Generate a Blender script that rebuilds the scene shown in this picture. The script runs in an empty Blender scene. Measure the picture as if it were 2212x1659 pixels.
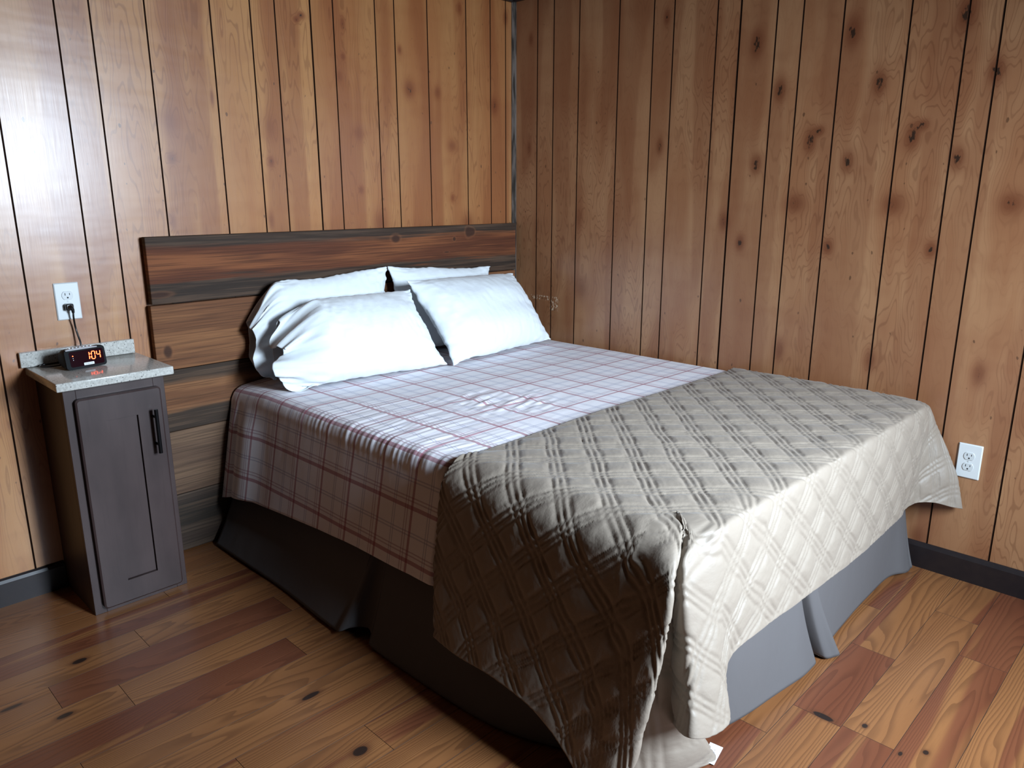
import bpy, bmesh, math, random
import numpy as np
from mathutils import Vector, Matrix
random.seed(5)
SC = bpy.context.scene
COL = SC.collection

# ---------------------------------------------------------------- camera
CX, CY, CZ = -2.900194, -2.833319, 1.35
YAW, PIT, ROL, FPX = 0.795678, 0.246962, -0.000525, 1627.07
cam = bpy.data.cameras.new('camera')
co = bpy.data.objects.new('camera', cam)
COL.objects.link(co)
fwd = Vector((math.sin(YAW) * math.cos(PIT), math.cos(YAW) * math.cos(PIT), -math.sin(PIT)))
rgt = Vector((math.cos(YAW), -math.sin(YAW), 0))
upv = rgt.cross(fwd)
r2 = rgt * math.cos(ROL) + upv * math.sin(ROL)
u2 = upv * math.cos(ROL) - rgt * math.sin(ROL)
M4 = Matrix((r2, u2, -fwd)).transposed().to_4x4()
M4.translation = Vector((CX, CY, CZ))
co.matrix_world = M4
cam.sensor_width = 36.0
cam.lens = 36.0 * FPX / 2212
cam.clip_start = 0.02
SC.camera = co

# ---------------------------------------------------------------- light and exposure
SC.view_settings.view_transform = 'Standard'
SC.view_settings.look = 'None'
SC.view_settings.gamma = 1.0
SC.view_settings.use_curve_mapping = False
SC.view_settings.exposure = 0.0
W = bpy.data.worlds.new('sky')
SC.world = W
W.use_nodes = True
W.node_tree.nodes['Background'].inputs[0].default_value = (0.62, 0.80, 1.0, 1)
W.node_tree.nodes['Background'].inputs[1].default_value = 1.0
WINS = [(-1.60, -.98)]                                        # window in the wall behind the camera
WZ0, WZ1, WY = 1.10, 2.08, -3.9


def area(name, loc, rot, sx, sy, power, colr, spread=math.pi):
    l = bpy.data.lights.new(name, 'AREA')
    l.shape = 'RECTANGLE'
    l.size = sx
    l.size_y = sy
    l.energy = power
    l.color = colr
    l.spread = spread
    o = bpy.data.objects.new(name, l)
    o.location = loc
    o.rotation_euler = rot
    COL.objects.link(o)
    return o


for (wa, wb), pw in zip(WINS, (104,)):
    area('window_daylight', ((wa + wb) / 2, WY - 0.03, (WZ0 + WZ1) / 2), (math.radians(64), 0, 0),
         wb - wa, WZ1 - WZ0, pw, (0.70, 0.845, 1.0), math.radians(112))

# ---------------------------------------------------------------- small helpers


def tag(o, label=None, cat=None, group=None, kind=None):
    if label: o['label'] = label
    if cat: o['category'] = cat
    if group: o['group'] = group
    if kind: o['kind'] = kind
    return o


def empty(name, loc, label, cat, group=None):
    o = bpy.data.objects.new(name, None)
    o.location = loc
    COL.objects.link(o)
    o.empty_display_size = 0.1
    return tag(o, label, cat, group)


def link(name, me, mats, parent=None, smooth=None):
    o = bpy.data.objects.new(name, me)
    COL.objects.link(o)
    for m in (mats if isinstance(mats, (list, tuple)) else [mats]):
        me.materials.append(m)
    if parent is not None:
        o.parent = parent
        p, loc = parent, Vector((0, 0, 0))
        while p is not None:
            loc += Vector(p.location)
            p = p.parent
        me.transform(Matrix.Translation(-loc))      # geometry is always given in world coordinates
    if smooth is not None:
        for f in me.polygons: f.use_smooth = True
        if smooth < 179:
            try: me.set_sharp_from_angle(angle=math.radians(smooth))
            except Exception: pass
    return o


def bm_obj(name, bm, mats, parent=None, smooth=None):
    bmesh.ops.recalc_face_normals(bm, faces=bm.faces)
    me = bpy.data.meshes.new(name)
    bm.to_mesh(me)
    bm.free()
    return link(name, me, mats, parent, smooth)


def add_box(bm, x0, x1, y0, y1, z0, z1, bev=0.0, seg=2, mi=0):
    r = bmesh.ops.create_cube(bm, size=1.0)
    vs = r['verts']
    for v in vs:
        v.co = Vector((x0 + (v.co.x + .5) * (x1 - x0), y0 + (v.co.y + .5) * (y1 - y0), z0 + (v.co.z + .5) * (z1 - z0)))
    fs = list({f for v in vs for f in v.link_faces})
    for f in fs: f.material_index = mi
    if bev > 0:
        es = list({e for v in vs for e in v.link_edges})
        r = bmesh.ops.bevel(bm, geom=es, offset=bev, segments=seg, affect='EDGES', profile=0.5)
        for f in r['faces']: f.material_index = mi
    return vs


def add_cyl(bm, p0, p1, r, n=16, r1=None):
    p0, p1 = Vector(p0), Vector(p1)
    d = p1 - p0
    q = d.to_track_quat('Z', 'Y').to_matrix().to_4x4()
    q.translation = (p0 + p1) / 2
    bmesh.ops.create_cone(bm, cap_ends=True, segments=n, radius1=r, radius2=r if r1 is None else r1,
                          depth=d.length, matrix=q)


def tube(bm, pts, r, n=10):
    pts = [Vector(p) for p in pts]
    rings = []
    for i, p in enumerate(pts):
        t = (pts[min(i + 1, len(pts) - 1)] - pts[max(i - 1, 0)]).normalized()
        a = t.cross(Vector((0.3, 0.2, 1))).normalized()
        b = t.cross(a)
        rr = r[i] if isinstance(r, (list, tuple)) else r
        rings.append([bm.verts.new(p + a * rr * math.cos(2 * math.pi * k / n) + b * rr * math.sin(2 * math.pi * k / n)) for k in range(n)])
    for i in range(len(rings) - 1):
        for k in range(n):
            bm.faces.new((rings[i][k], rings[i][(k + 1) % n], rings[i + 1][(k + 1) % n], rings[i + 1][k]))
    bm.faces.new(rings[0][::-1])
    bm.faces.new(rings[-1])


def prism(bm, poly, axis, a, b, mi=0):
    """extrude a 2-D polygon along an axis; poly is in the two remaining axes, in xyz order"""
    def mk(p, t):
        if axis == 'x': return (t, p[0], p[1])
        if axis == 'y': return (p[0], t, p[1])
        return (p[0], p[1], t)
    A = [bm.verts.new(mk(p, a)) for p in poly]
    B = [bm.verts.new(mk(p, b)) for p in poly]
    n = len(poly)
    fs = [bm.faces.new(A), bm.faces.new(B[::-1])]
    for i in range(n):
        fs.append(bm.faces.new((A[i], B[i], B[(i + 1) % n], A[(i + 1) % n])))
    for f in fs: f.material_index = mi


def rrect(x0, x1, y0, y1, r, n=6):
    out = []
    for cx, cy, a0 in ((x1 - r, y1 - r, 0), (x0 + r, y1 - r, 90), (x0 + r, y0 + r, 180), (x1 - r, y0 + r, 270)):
        for k in range(n + 1):
            a = math.radians(a0 + 90 * k / n)
            out.append((cx + r * math.cos(a), cy + r * math.sin(a)))
    return out


def catmull(P, T):
    """P (n,d) control points, T parameters in [0,n-1]"""
    P = np.asarray(P, float)
    n = len(P)
    T = np.clip(np.asarray(T, float), 0, n - 1 - 1e-9)
    i = T.astype(int)
    f = (T - i)[:, None]
    p0 = P[np.clip(i - 1, 0, n - 1)]
    p1 = P[i]
    p2 = P[np.clip(i + 1, 0, n - 1)]
    p3 = P[np.clip(i + 2, 0, n - 1)]
    return 0.5 * ((2 * p1) + (-p0 + p2) * f + (2 * p0 - 5 * p1 + 4 * p2 - p3) * f * f + (-p0 + 3 * p1 - 3 * p2 + p3) * f ** 3)


_rs = np.random.RandomState(11)
_tab = _rs.rand(65536)


def vnoise(x, y, z=0.0):
    x, y, z = np.broadcast_arrays(np.asarray(x, float), np.asarray(y, float), np.asarray(z, float))
    xi, yi, zi = np.floor(x).astype(np.int64), np.floor(y).astype(np.int64), np.floor(z).astype(np.int64)
    fx, fy, fz = x - xi, y - yi, z - zi
    s = lambda t: t * t * (3 - 2 * t)
    fx, fy, fz = s(fx), s(fy), s(fz)
    h = lambda a, b, c: _tab[(a * 73856093 ^ b * 19349663 ^ c * 83492791) & 65535]
    r = 0
    for dz, wz in ((0, 1 - fz), (1, fz)):
        for dy, wy in ((0, 1 - fy), (1, fy)):
            for dx, wx in ((0, 1 - fx), (1, fx)):
                r = r + h(xi + dx, yi + dy, zi + dz) * wx * wy * wz
    return r * 2 - 1


def grid_faces(n, m, off=0, flip=False, wrap=False):
    i, j = np.meshgrid(np.arange(n - 1), np.arange(m if wrap else m - 1), indexing='ij')
    j2 = (j + 1) % m
    f = np.stack([i * m + j, i * m + j2, (i + 1) * m + j2, (i + 1) * m + j], -1).reshape(-1, 4) + off
    return f[:, ::-1] if flip else f


def np_mesh(name, V, F, uv=None):
    me = bpy.data.meshes.new(name)
    F = np.asarray(F)
    me.vertices.add(len(V))
    me.vertices.foreach_set('co', np.asarray(V, np.float32).ravel())
    me.loops.add(F.size)
    me.loops.foreach_set('vertex_index', F.astype(np.int32).ravel())
    me.polygons.add(len(F))
    me.polygons.foreach_set('loop_start', np.arange(0, F.size, 4, dtype=np.int32))
    me.update(calc_edges=True)
    if uv is not None:
        l = me.uv_layers.new(name='UVMap')
        l.data.foreach_set('uv', np.asarray(uv, np.float32)[F.ravel()].ravel())
    me.validate()
    return me


def grid_normals(P):
    du = np.gradient(P, axis=0)
    dv = np.gradient(P, axis=1)
    n = np.cross(du, dv)
    return n / (np.linalg.norm(n, axis=-1, keepdims=True) + 1e-12)


# ---------------------------------------------------------------- materials
class NT:
    def __init__(s, name):
        s.m = bpy.data.materials.new(name)
        s.m.use_nodes = True
        s.t = s.m.node_tree
        s.N, s.L = s.t.nodes, s.t.links
        s.p = s.N['Principled BSDF']

    def put(s, inp, v):
        if isinstance(v, bpy.types.NodeSocket): s.L.new(v, inp)
        elif isinstance(v, tuple) and len(v) == 3 and inp.type == 'RGBA': inp.default_value = (*v, 1)
        else: inp.default_value = v

    def math(s, op, a, b=None, c=None, clamp=False):
        n = s.N.new('ShaderNodeMath')
        n.operation = op
        n.use_clamp = clamp
        s.put(n.inputs[0], a)
        if b is not None: s.put(n.inputs[1], b)
        if c is not None: s.put(n.inputs[2], c)
        return n.outputs[0]

    def vm(s, op, a, b=None):
        n = s.N.new('ShaderNodeVectorMath')
        n.operation = op
        s.put(n.inputs[0], a)
        if b is not None: s.put(n.inputs[1], b)
        return n.outputs['Value'] if op in ('DOT_PRODUCT', 'LENGTH') else n.outputs[0]

    def coord(s, kind='Object'):
        return s.N.new('ShaderNodeTexCoord').outputs[kind]

    def sep(s, v):
        n = s.N.new('ShaderNodeSeparateXYZ')
        s.put(n.inputs[0], v)
        return n.outputs

    def comb(s, x, y, z):
        n = s.N.new('ShaderNodeCombineXYZ')
        for i, v in enumerate((x, y, z)): s.put(n.inputs[i], v)
        return n.outputs[0]

    def noise(s, vec, scale=1.0, detail=2.0, rough=0.5, out=0):
        n = s.N.new('ShaderNodeTexNoise')
        s.put(n.inputs['Vector'], vec)
        n.inputs['Scale'].default_value = scale
        n.inputs['Detail'].default_value = detail
        n.inputs['Roughness'].default_value = rough
        return n.outputs[out]

    def ss(s, v, a, b, lo=0.0, hi=1.0):
        n = s.N.new('ShaderNodeMapRange')
        n.interpolation_type = 'SMOOTHSTEP'
        for i, x in enumerate((v, a, b, lo, hi)): s.put(n.inputs[i], x)
        return n.outputs[0]

    def mix(s, f, a, b, mode='MIX'):
        n = s.N.new('ShaderNodeMix')
        n.data_type = 'RGBA'
        n.blend_type = mode
        s.put(n.inputs[0], f)
        s.put(n.inputs[6], a)
        s.put(n.inputs[7], b)
        return n.outputs[2]

    def attr(s, name):
        n = s.N.new('ShaderNodeAttribute')
        n.attribute_name = name
        return n.outputs['Fac']

    def bump(s, h, dist, strength=1.0):
        n = s.N.new('ShaderNodeBump')
        n.inputs['Strength'].default_value = strength
        n.inputs['Distance'].default_value = dist
        s.put(n.inputs['Height'], h)
        s.L.new(n.outputs[0], s.p.inputs['Normal'])

    def out(s, base=None, rough=None, **k):
        if base is not None: s.put(s.p.inputs['Base Color'], base)
        if rough is not None: s.put(s.p.inputs['Roughness'], rough)
        for a, v in k.items(): s.put(s.p.inputs[a.replace('_', ' ')], v)
        return s.m


def simple(name, col, rough=0.5, **k):
    t = NT(name)
    return t.out(base=col, rough=rough, **k)


def wall_wood(name, ax, seam, perA, perB, knots, pale, mid, red, seed, scuff=None, bandk=.6, curl=.85, sidered=0.0):
    """varnished birch veneer panelling: u along the wall, v up; knots are the real ones of each sheet"""
    t = NT(name)
    s = t.sep(t.coord())
    u, v = s[ax], s[2]
    K = None
    for (ku, kv, kw, kh, ka) in knots:
        c = t.vm('SUBTRACT', t.comb(u, v, 0.0), (ku, kv, 0))
        c = t.vm('MULTIPLY', c, (1 / kw, 1 / kh, 0))
        g = t.math('POWER', 2.718, t.math('MULTIPLY', t.vm('DOT_PRODUCT', c, c), -1.0))
        g = t.math('MULTIPLY', g, ka)
        K = g if K is None else t.math('ADD', K, g)
    side = t.math('GREATER_THAN', u, seam)          # which of the two sheets
    per = t.math('ADD', perA, t.math('MULTIPLY', side, perB - perA))
    ang = t.math('DIVIDE', t.math('MULTIPLY', u, 6.28318), per)
    R = t.math('MULTIPLY', per, 0.16)
    sd = t.math('ADD', t.math('MULTIPLY', side, 3.7), seed)
    cs = t.math('MULTIPLY', t.math('COSINE', ang), R)
    sn = t.math('MULTIPLY', t.math('SINE', ang), R)
    pv = t.comb(t.math('MULTIPLY', cs, 7.0), t.math('MULTIPLY', sn, 7.0), t.math('ADD', t.math('MULTIPLY', v, curl), sd))
    F = t.noise(pv, 1.5, 2.0, 0.45)
    F2 = t.noise(t.comb(t.math('MULTIPLY', cs, 9.0), t.math('MULTIPLY', sn, 9.0), t.math('ADD', t.math('MULTIPLY', v, 0.6), t.math('ADD', sd, 9.0))), 1.0, 1.0, 0.4)
    wob = t.noise(t.comb(t.math('MULTIPLY', u, 22.0), t.math('MULTIPLY', v, 9.0), sd), 1.0, 2.0, 0.5)
    fld = t.math('ADD', t.math('ADD', F, t.math('MULTIPLY', K, 0.12)), t.math('MULTIPLY', wob, 0.035))
    ringc = t.math('SINE', t.math('MULTIPLY', fld, 150.0))
    ring = t.ss(ringc, 0.55, 1.0)
    fine = t.noise(t.comb(t.math('MULTIPLY', u, 420.0), t.math('MULTIPLY', v, 7.0), 0.0), 1.0, 2.0, 0.6)
    band = t.ss(t.math('ADD', F2, t.math('MULTIPLY', F, 0.25)), 0.60, 0.70)
    soft = t.ss(F, 0.3, 0.72)
    c = t.mix(soft, pale, mid)
    c = t.mix(t.math('MULTIPLY', band, bandk), c, red)
    amt = t.noise(t.comb(t.math('MULTIPLY', u, 3.0), t.math('MULTIPLY', v, 1.3), sd), 1.0, 1.0)
    if sidered: c = t.mix(t.math('MULTIPLY', side, sidered), c, red)
    c = t.mix(t.math('MULTIPLY', ring, t.ss(amt, 0.35, 0.65, 0.08, 0.36)), c, (red[0] * .55, red[1] * .5, red[2] * .5))
    c = t.mix(t.ss(fine, 0.45, 0.8, 0.0, 0.12), c, (red[0] * .8, red[1] * .8, red[2] * .8))
    blot = t.noise(t.comb(t.math('MULTIPLY', u, 6.0), t.math('MULTIPLY', v, 12.0), 4.0), 1.0, 2.0)
    c = t.mix(t.ss(blot, 0.45, 0.75, 0.0, 0.2), c, red)
    c = t.mix(t.ss(t.math('POWER', K, 0.22), 0.35, 1.0, 0.0, 0.45), c, red)
    c = t.mix(t.ss(K, 0.05, 0.9, 0.0, 0.62), c, (red[0] * .62, red[1] * .45, red[2] * .4))
    kn = t.noise(t.comb(t.math('MULTIPLY', u, 120.0), t.math('MULTIPLY', v, 55.0), 2.0), 1.0, 2.0)
    core = t.ss(t.math('ADD', K, t.math('MULTIPLY', kn, 0.8)), 1.24, 1.38)
    c = t.mix(core, c, (0.035, 0.017, 0.010))
    spk = t.noise(t.comb(t.math('MULTIPLY', u, 60.0), t.math('MULTIPLY', v, 32.0), 7.0), 1.0, 0.0)
    c = t.mix(t.ss(spk, 0.83, 0.87, 0.0, 0.7), c, (0.07, 0.03, 0.015))
    if scuff:
        u0, u1, v0, v1 = scuff
        bx = t.math('MULTIPLY', t.ss(u, u0, u0 + .01), t.ss(u, u1, u1 - .01))
        bx = t.math('MULTIPLY', bx, t.math('MULTIPLY', t.ss(v, v0, v0 + .01), t.ss(v, v1, v1 - .006)))
        # a thin torn line plus one larger torn patch at its end
        lin = t.math('MULTIPLY', t.ss(v, v1 - .03, v1 - .018), 1.0)
        pat = t.math('MULTIPLY', t.ss(u, u0 + .062, u0 + .052), 1.0)
        msk = t.math('MULTIPLY', bx, t.math('MAXIMUM', t.math('MULTIPLY', lin, .92), pat))
        sn2 = t.noise(t.comb(t.math('MULTIPLY', u, 95.0), t.math('MULTIPLY', v, 60.0), 1.0), 1.0, 3.0, 0.6)
        c = t.mix(t.math('MULTIPLY', msk, t.ss(sn2, 0.52, 0.58)), c, (0.62, 0.48, 0.34))
        c = t.mix(t.math('MULTIPLY', msk, t.ss(sn2, 0.40, 0.36)), c, (0.12, 0.06, 0.03))
    w = t.noise(t.comb(t.math('MULTIPLY', u, 1.4), t.math('MULTIPLY', v, 6.0), sd), 1.0, 3.0, 0.55)
    h = t.math('ADD', t.math('MULTIPLY', w, 1.0), t.math('MULTIPLY', fine, 0.012))
    t.bump(h, 0.0045, 0.6)
    return t.out(base=c, rough=t.ss(fine, 0.2, 0.9, 0.31, 0.40), Coat_Weight=0.28, Coat_Roughness=0.24)


def knots(l, w, h, a=1.0):
    return [(x[0], x[1], x[2] if len(x) > 2 else w, x[3] if len(x) > 3 else h, x[4] if len(x) > 4 else a) for x in l]


KR = knots([(-0.123, 2.081, .016, .03, .8), (-0.114, 1.575, .016, .04, .8), (-0.9, 2.065, .016, .035, .9), (-0.892, 1.553, .018, .04, .95), (-1.314, 1.91, .03, .06),
            (-1.424, 1.733), (-1.348, 1.464), (-1.677, 1.903, .03, .06), (-1.788, 1.724), (-1.559, 1.542, .025, .05), (-1.592, 1.577, .02, .02, .85),
            (-1.706, 1.463), (-1.916, 1.541, .025, .05), (-1.947, 1.577, .02, .02, .85), (-2.064, 1.464), (-2.033, 1.91, .03, .06), (-2.142, 1.729),
            (-1.524, 1.315, .04, .04, .85), (-1.879, 1.315, .04, .04, .85), (-2.238, 1.32, .04, .04, .85), (-1.225, 1.24, .024, .04, .85), (-1.664, 1.156, .02, .03),
            (-2.02, 1.162, .02, .03), (-1.303, 1.155, .02, .035), (-1.51, 0.734, .022, .05, .8), (-1.865, 0.748, .022, .05, .8), (-2.222, 0.754, .022, .05, .8),
            (-0.446, 1.239, .02, .06, .55), (-0.47, 0.9, .05, .07, .6), (-2.103, 0.11, .03, .05, .7)], .026, .045)
KL = knots([(-1.738, 1.60, .035, .06, .55), (-1.744, 1.475, .018, .022, .9), (-1.766, 1.255, .014, .04, .7), (-1.354, 1.603, .035, .05, .5), (-1.359, 1.473, .014, .022, .9),
            (-1.378, 1.247, .014, .04, .7), (-1.186, 2.028, .016, .014, .95), (-1.208, 2.01, .014, .012, .9), (-1.576, 1.694, .007, .03, .8), (-0.996, 2.027, .014, .03, .8),
            (-1.002, 1.9, .012, .016, .85), (-1.025, 1.821, .02, .03, .6), (-0.942, 1.602, .03, .04, .6), (-0.944, 1.368, .016, .02, .8), (-0.849, 1.228, .04, .06, .7),
            (-0.662, 1.804, .03, .04, .9), (-0.709, 1.961, .012, .02, .8), (-0.498, 1.804, .02, .03, .75), (-0.414, 1.573, .03, .03, .7), (-0.417, 1.333, .014, .02, .8),
            (-0.323, 1.215, .04, .05, .7), (-0.132, 1.772, .026, .045, .9), (-0.052, 2.189, .016, .035, .95), (-0.355, 2.183, .016, .03, .85), (-2.165, 1.232, .05, .04, .4), (-2.11, 0.96, .010, .03, .75)], .02, .03)
M_wallR = wall_wood('varnished veneer right wall', 1, -1.239, .3575, .777, KR, (.37, .19, .092), (.29, .125, .056), (.20, .069, .030), 1.3,
                    scuff=(-.325, -.13, .765, .842), bandk=.42, curl=1.5)
M_wallB = wall_wood('varnished veneer back wall', 0, -1.1445, .385, .445, KL, (.41, .196, .070), (.34, .138, .046), (.22, .066, .021), 5.1, sidered=.3)
M_groove = simple('dark panel groove', (.016, .007, .004), .9, Specular_IOR_Level=.05)
M_plain = simple('plain panelling', (.055, .022, .009), .45)
M_ceil = simple('ceiling boards', (.045, .018, .008), .5)

# dark trim
t = NT('dark stained trim')
nz = t.noise(t.vm('MULTIPLY', t.coord(), (40, 40, 40)), 1, 3)
M_trim = t.out(base=t.mix(nz, (.010, .008, .010), (.022, .015, .014)), rough=.42, Specular_IOR_Level=.35)
t = NT('weathered corner strip')
s_ = t.sep(t.coord())
nz = t.noise(t.comb(t.math('MULTIPLY', s_[0], 90.0), t.math('MULTIPLY', s_[1], 90.0), t.math('MULTIPLY', s_[2], 9.0)), 1, 3)
M_strip = t.out(base=t.mix(t.ss(nz, .35, .65), (.03, .025, .02), (.17, .14, .12)), rough=.6)

# heart pine floor
t = NT('heart pine floor')
s_ = t.sep(t.coord())
seed, tone = t.attr('seed'), t.attr('tone')
sx = t.math('ADD', s_[0], t.math('MULTIPLY', seed, 37.0))
sy = t.math('ADD', s_[1], t.math('MULTIPLY', seed, 11.0))
G = t.noise(t.comb(t.math('MULTIPLY', sx, .8), t.math('MULTIPLY', sy, 7.5), seed), 1.0, 2.0, .38)
wb = t.noise(t.comb(t.math('MULTIPLY', sx, 9.0), t.math('MULTIPLY', sy, 30.0), seed), 1.0, 2.0, .5)
ph = t.math('ADD', t.math('MULTIPLY', G, 150.0), t.math('MULTIPLY', wb, 2.4))
ph = t.math('ADD', ph, t.math('MULTIPLY', sy, 420.0))
rg = t.math('FRACT', t.math('DIVIDE', ph, 6.28))
late = t.math('MULTIPLY', t.ss(rg, 0.35, 0.92), t.ss(rg, 1.0, 0.95))
hb = t.noise(t.comb(t.math('MULTIPLY', sx, .7), t.math('MULTIPLY', sy, 13.0), t.math('ADD', seed, 5.0)), 1.0, 1.0, .4)
heart = t.ss(t.math('ADD', hb, t.math('MULTIPLY', tone, .9)), .60, .66)
fb = t.noise(t.comb(t.math('MULTIPLY', sx, 14.0), t.math('MULTIPLY', sy, 500.0), 0.0), 1.0, 2.0, .6)
sap = t.mix(t.ss(G, .3, .7), (.27, .114, .041), (.215, .086, .031))
sap = t.mix(t.math('MULTIPLY', late, .62), sap, (.12, .046, .018))
hrt = t.mix(t.ss(G, .3, .7), (.175, .058, .026), (.14, .042, .019))
hrt = t.mix(t.math('MULTIPLY', late, .42), hrt, (.07, .02, .010))
c = t.mix(heart, sap, hrt)
c = t.mix(t.ss(fb, .4, .8, 0.0, .18), c, (.10, .04, .018))
vn = t.N.new('ShaderNodeTexVoronoi')
vn.inputs['Randomness'].default_value = 1.0
t.put(vn.inputs['Vector'], t.comb(t.math('MULTIPLY', sx, 1.5), t.math('MULTIPLY', sy, 3.2), t.math('MULTIPLY', seed, 3.0)))
vn.inputs['Scale'].default_value = 1.0
kd = vn.outputs['Distance']
c = t.mix(t.ss(kd, .08, .02, 0.0, .6), c, (.09, .03, .014))
c = t.mix(t.ss(kd, .028, .018, 0.0, .9), c, (.025, .010, .006))
c = t.mix(t.ss(t.math('ABSOLUTE', tone), 2.0, 3.0), c, (.02, .01, .006))
FK = None
for (kx, ky, kw, kh) in [(-2.022, -1.441, .022, .016), (-1.994, -1.163, .03, .010), (-2.589, -.627, .03, .008), (-2.497, -.766, .022, .010), (-2.391, -.528, .022, .012),
                         (-1.045, -2.308, .010, .007), (-1.039, -2.453, .010, .007), (-1.088, -2.409, .010, .005), (-1.085, -2.215, .012, .03)]:
    cc = t.vm('MULTIPLY', t.vm('SUBTRACT', t.comb(s_[0], s_[1], 0.0), (kx, ky, 0)), (1 / kw, 1 / kh, 0))
    g = t.math('POWER', 2.718, t.math('MULTIPLY', t.vm('LENGTH', cc), -1.0))
    FK = g if FK is None else t.math('ADD', FK, g)
c = t.mix(t.ss(FK, .1, .4, 0.0, .7), c, (.10, .035, .015))
c = t.mix(t.ss(FK, .36, .46), c, (.018, .010, .008))
t.bump(t.math('ADD', t.math('MULTIPLY', late, -.25), t.noise(t.vm('MULTIPLY', t.coord(), (3, 3, 3)), 1, 2)), .0012, .6)
M_floor = t.out(base=c, rough=.36, Coat_Weight=.35, Coat_Roughness=.25)
M_gap = simple('dark floor joint', (.03, .014, .008), .8)  # dark brown of the plank joints and the slab below

# headboard boards
def board_mat(name, edge, core_, light, ths, gseed):
    t = NT(name)
    s = t.sep(t.coord())
    x, z = s[0], s[2]
    n1 = t.noise(t.comb(t.math('MULTIPLY', x, 1.1), t.math('MULTIPLY', z, 14.0), gseed), 1.0, 3.0, .5)
    n2 = t.noise(t.comb(t.math('MULTIPLY', x, 3.0), t.math('MULTIPLY', z, 150.0), gseed), 1.0, 3.0, .6)
    n3 = t.noise(t.comb(t.math('MULTIPLY', x, 2.6), t.math('MULTIPLY', z, 55.0), gseed + 4), 1.0, 3.0, .55)
    n4 = t.noise(t.comb(t.math('MULTIPLY', x, 2.0), t.math('MULTIPLY', z, 60.0), gseed + 7), 1.0, 3.0, .6)
    e = None
    for (z0, z1, w) in ths:         # grey weathered bands across the board, ragged edges
        d = t.math('ADD', z, t.math('MULTIPLY', t.math('SUBTRACT', n3, .5), w))
        b = t.math('MULTIPLY', t.ss(d, z0 - .012, z0 + .012), t.ss(d, z1 + .012, z1 - .012))
        e = b if e is None else t.math('MAXIMUM', e, b)
    c = t.mix(t.ss(n1, .40, .60), core_, light)
    c = t.mix(t.ss(n2, .42, .65, 0.0, .6), c, (core_[0] * .4, core_[1] * .4, core_[2] * .4))
    c = t.mix(t.ss(n4, .6, .8, 0.0, .45), c, (min(1, light[0] * 1.25), light[1] * 1.25, light[2] * 1.2))
    if e is not None:
        g = t.mix(t.ss(n4, .42, .7), edge, (edge[0] * 3.6, edge[1] * 3.1, edge[2] * 2.8))
        c = t.mix(t.math('MULTIPLY', e, .93), c, g)
    KK = None
    for (kx, kz, kw, kh) in [(-.80, 1.155, .03, .022), (-.36, 1.17, .022, .03), (-.45, 1.14, .012, .012), (-.33, 1.17, .02, .02), (-1.86, 1.0, .05, .012), (-1.27, .83, .008, .008), (-1.85, .79, .02, .03), (-.5, 1.08, .02, .004)]:
        cc = t.vm('MULTIPLY', t.vm('SUBTRACT', t.comb(x, z, 0.0), (kx + .95, kz, 0)), (1 / kw, 1 / kh, 0))
        gg = t.math('POWER', 2.718, t.math('MULTIPLY', t.vm('DOT_PRODUCT', cc, cc), -1.0))
        KK = gg if KK is None else t.math('ADD', KK, gg)
    c = t.mix(t.ss(KK, .12, .4, 0.0, .22), c, (.22, .085, .035))
    c = t.mix(t.ss(KK, .35, .8, 0.0, .85), c, (.030, .011, .006))
    t.bump(t.math('ADD', n2, t.math('MULTIPLY', n4, .7)), .0018, .8)
    return t.out(base=c, rough=.75, Specular_IOR_Level=.3)


# cabinet
t = NT('espresso stained maple')
s_ = t.sep(t.coord())
n1 = t.noise(t.comb(t.math('MULTIPLY', s_[0], 9.0), t.math('MULTIPLY', s_[1], 9.0), t.math('MULTIPLY', s_[2], 3.0)), 1.0, 3.0, .55)
n2 = t.noise(t.comb(t.math('MULTIPLY', s_[0], 160.0), t.math('MULTIPLY', s_[1], 160.0), t.math('MULTIPLY', s_[2], 5.0)), 1.0, 2.0, .6)
c = t.mix(t.ss(n1, .3, .7), (.030, .017, .016), (.050, .031, .029))
c = t.mix(t.ss(n2, .5, .8, 0.0, .3), c, (.02, .010, .009))
M_cab = t.out(base=c, rough=.45, Specular_IOR_Level=.4)
M_black = simple('satin black metal', (.008, .008, .009), .3, Metallic=.6)

# speckled quartz
t = NT('speckled quartz')
co_ = t.coord()
n1 = t.noise(t.vm('MULTIPLY', co_, (140, 140, 140)), 1, 2, .6)
v1 = t.N.new('ShaderNodeTexVoronoi')
t.put(v1.inputs['Vector'], t.vm('MULTIPLY', co_, (160, 160, 160)))
v1.inputs['Scale'].default_value = 1
v2 = t.N.new('ShaderNodeTexVoronoi')
t.put(v2.inputs['Vector'], t.vm('MULTIPLY', co_, (300, 300, 300)))
v2.inputs['Scale'].default_value = 1
c = t.mix(t.ss(n1, .3, .7), (.42, .41, .375), (.56, .55, .51))
sp = t.math('MULTIPLY', t.ss(v1.outputs['Distance'], .30, .22), t.ss(t.sep(v1.outputs['Color'])[0], .68, .72))
c = t.mix(sp, c, (.09, .09, .085))
sp2 = t.math('MULTIPLY', t.ss(v2.outputs['Distance'], .36, .28), t.ss(t.sep(v2.outputs['Color'])[1], .68, .72))
c = t.mix(t.math('MULTIPLY', sp2, .6), c, (.28, .26, .23))
M_quartz = t.out(base=c, rough=.16)

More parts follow.
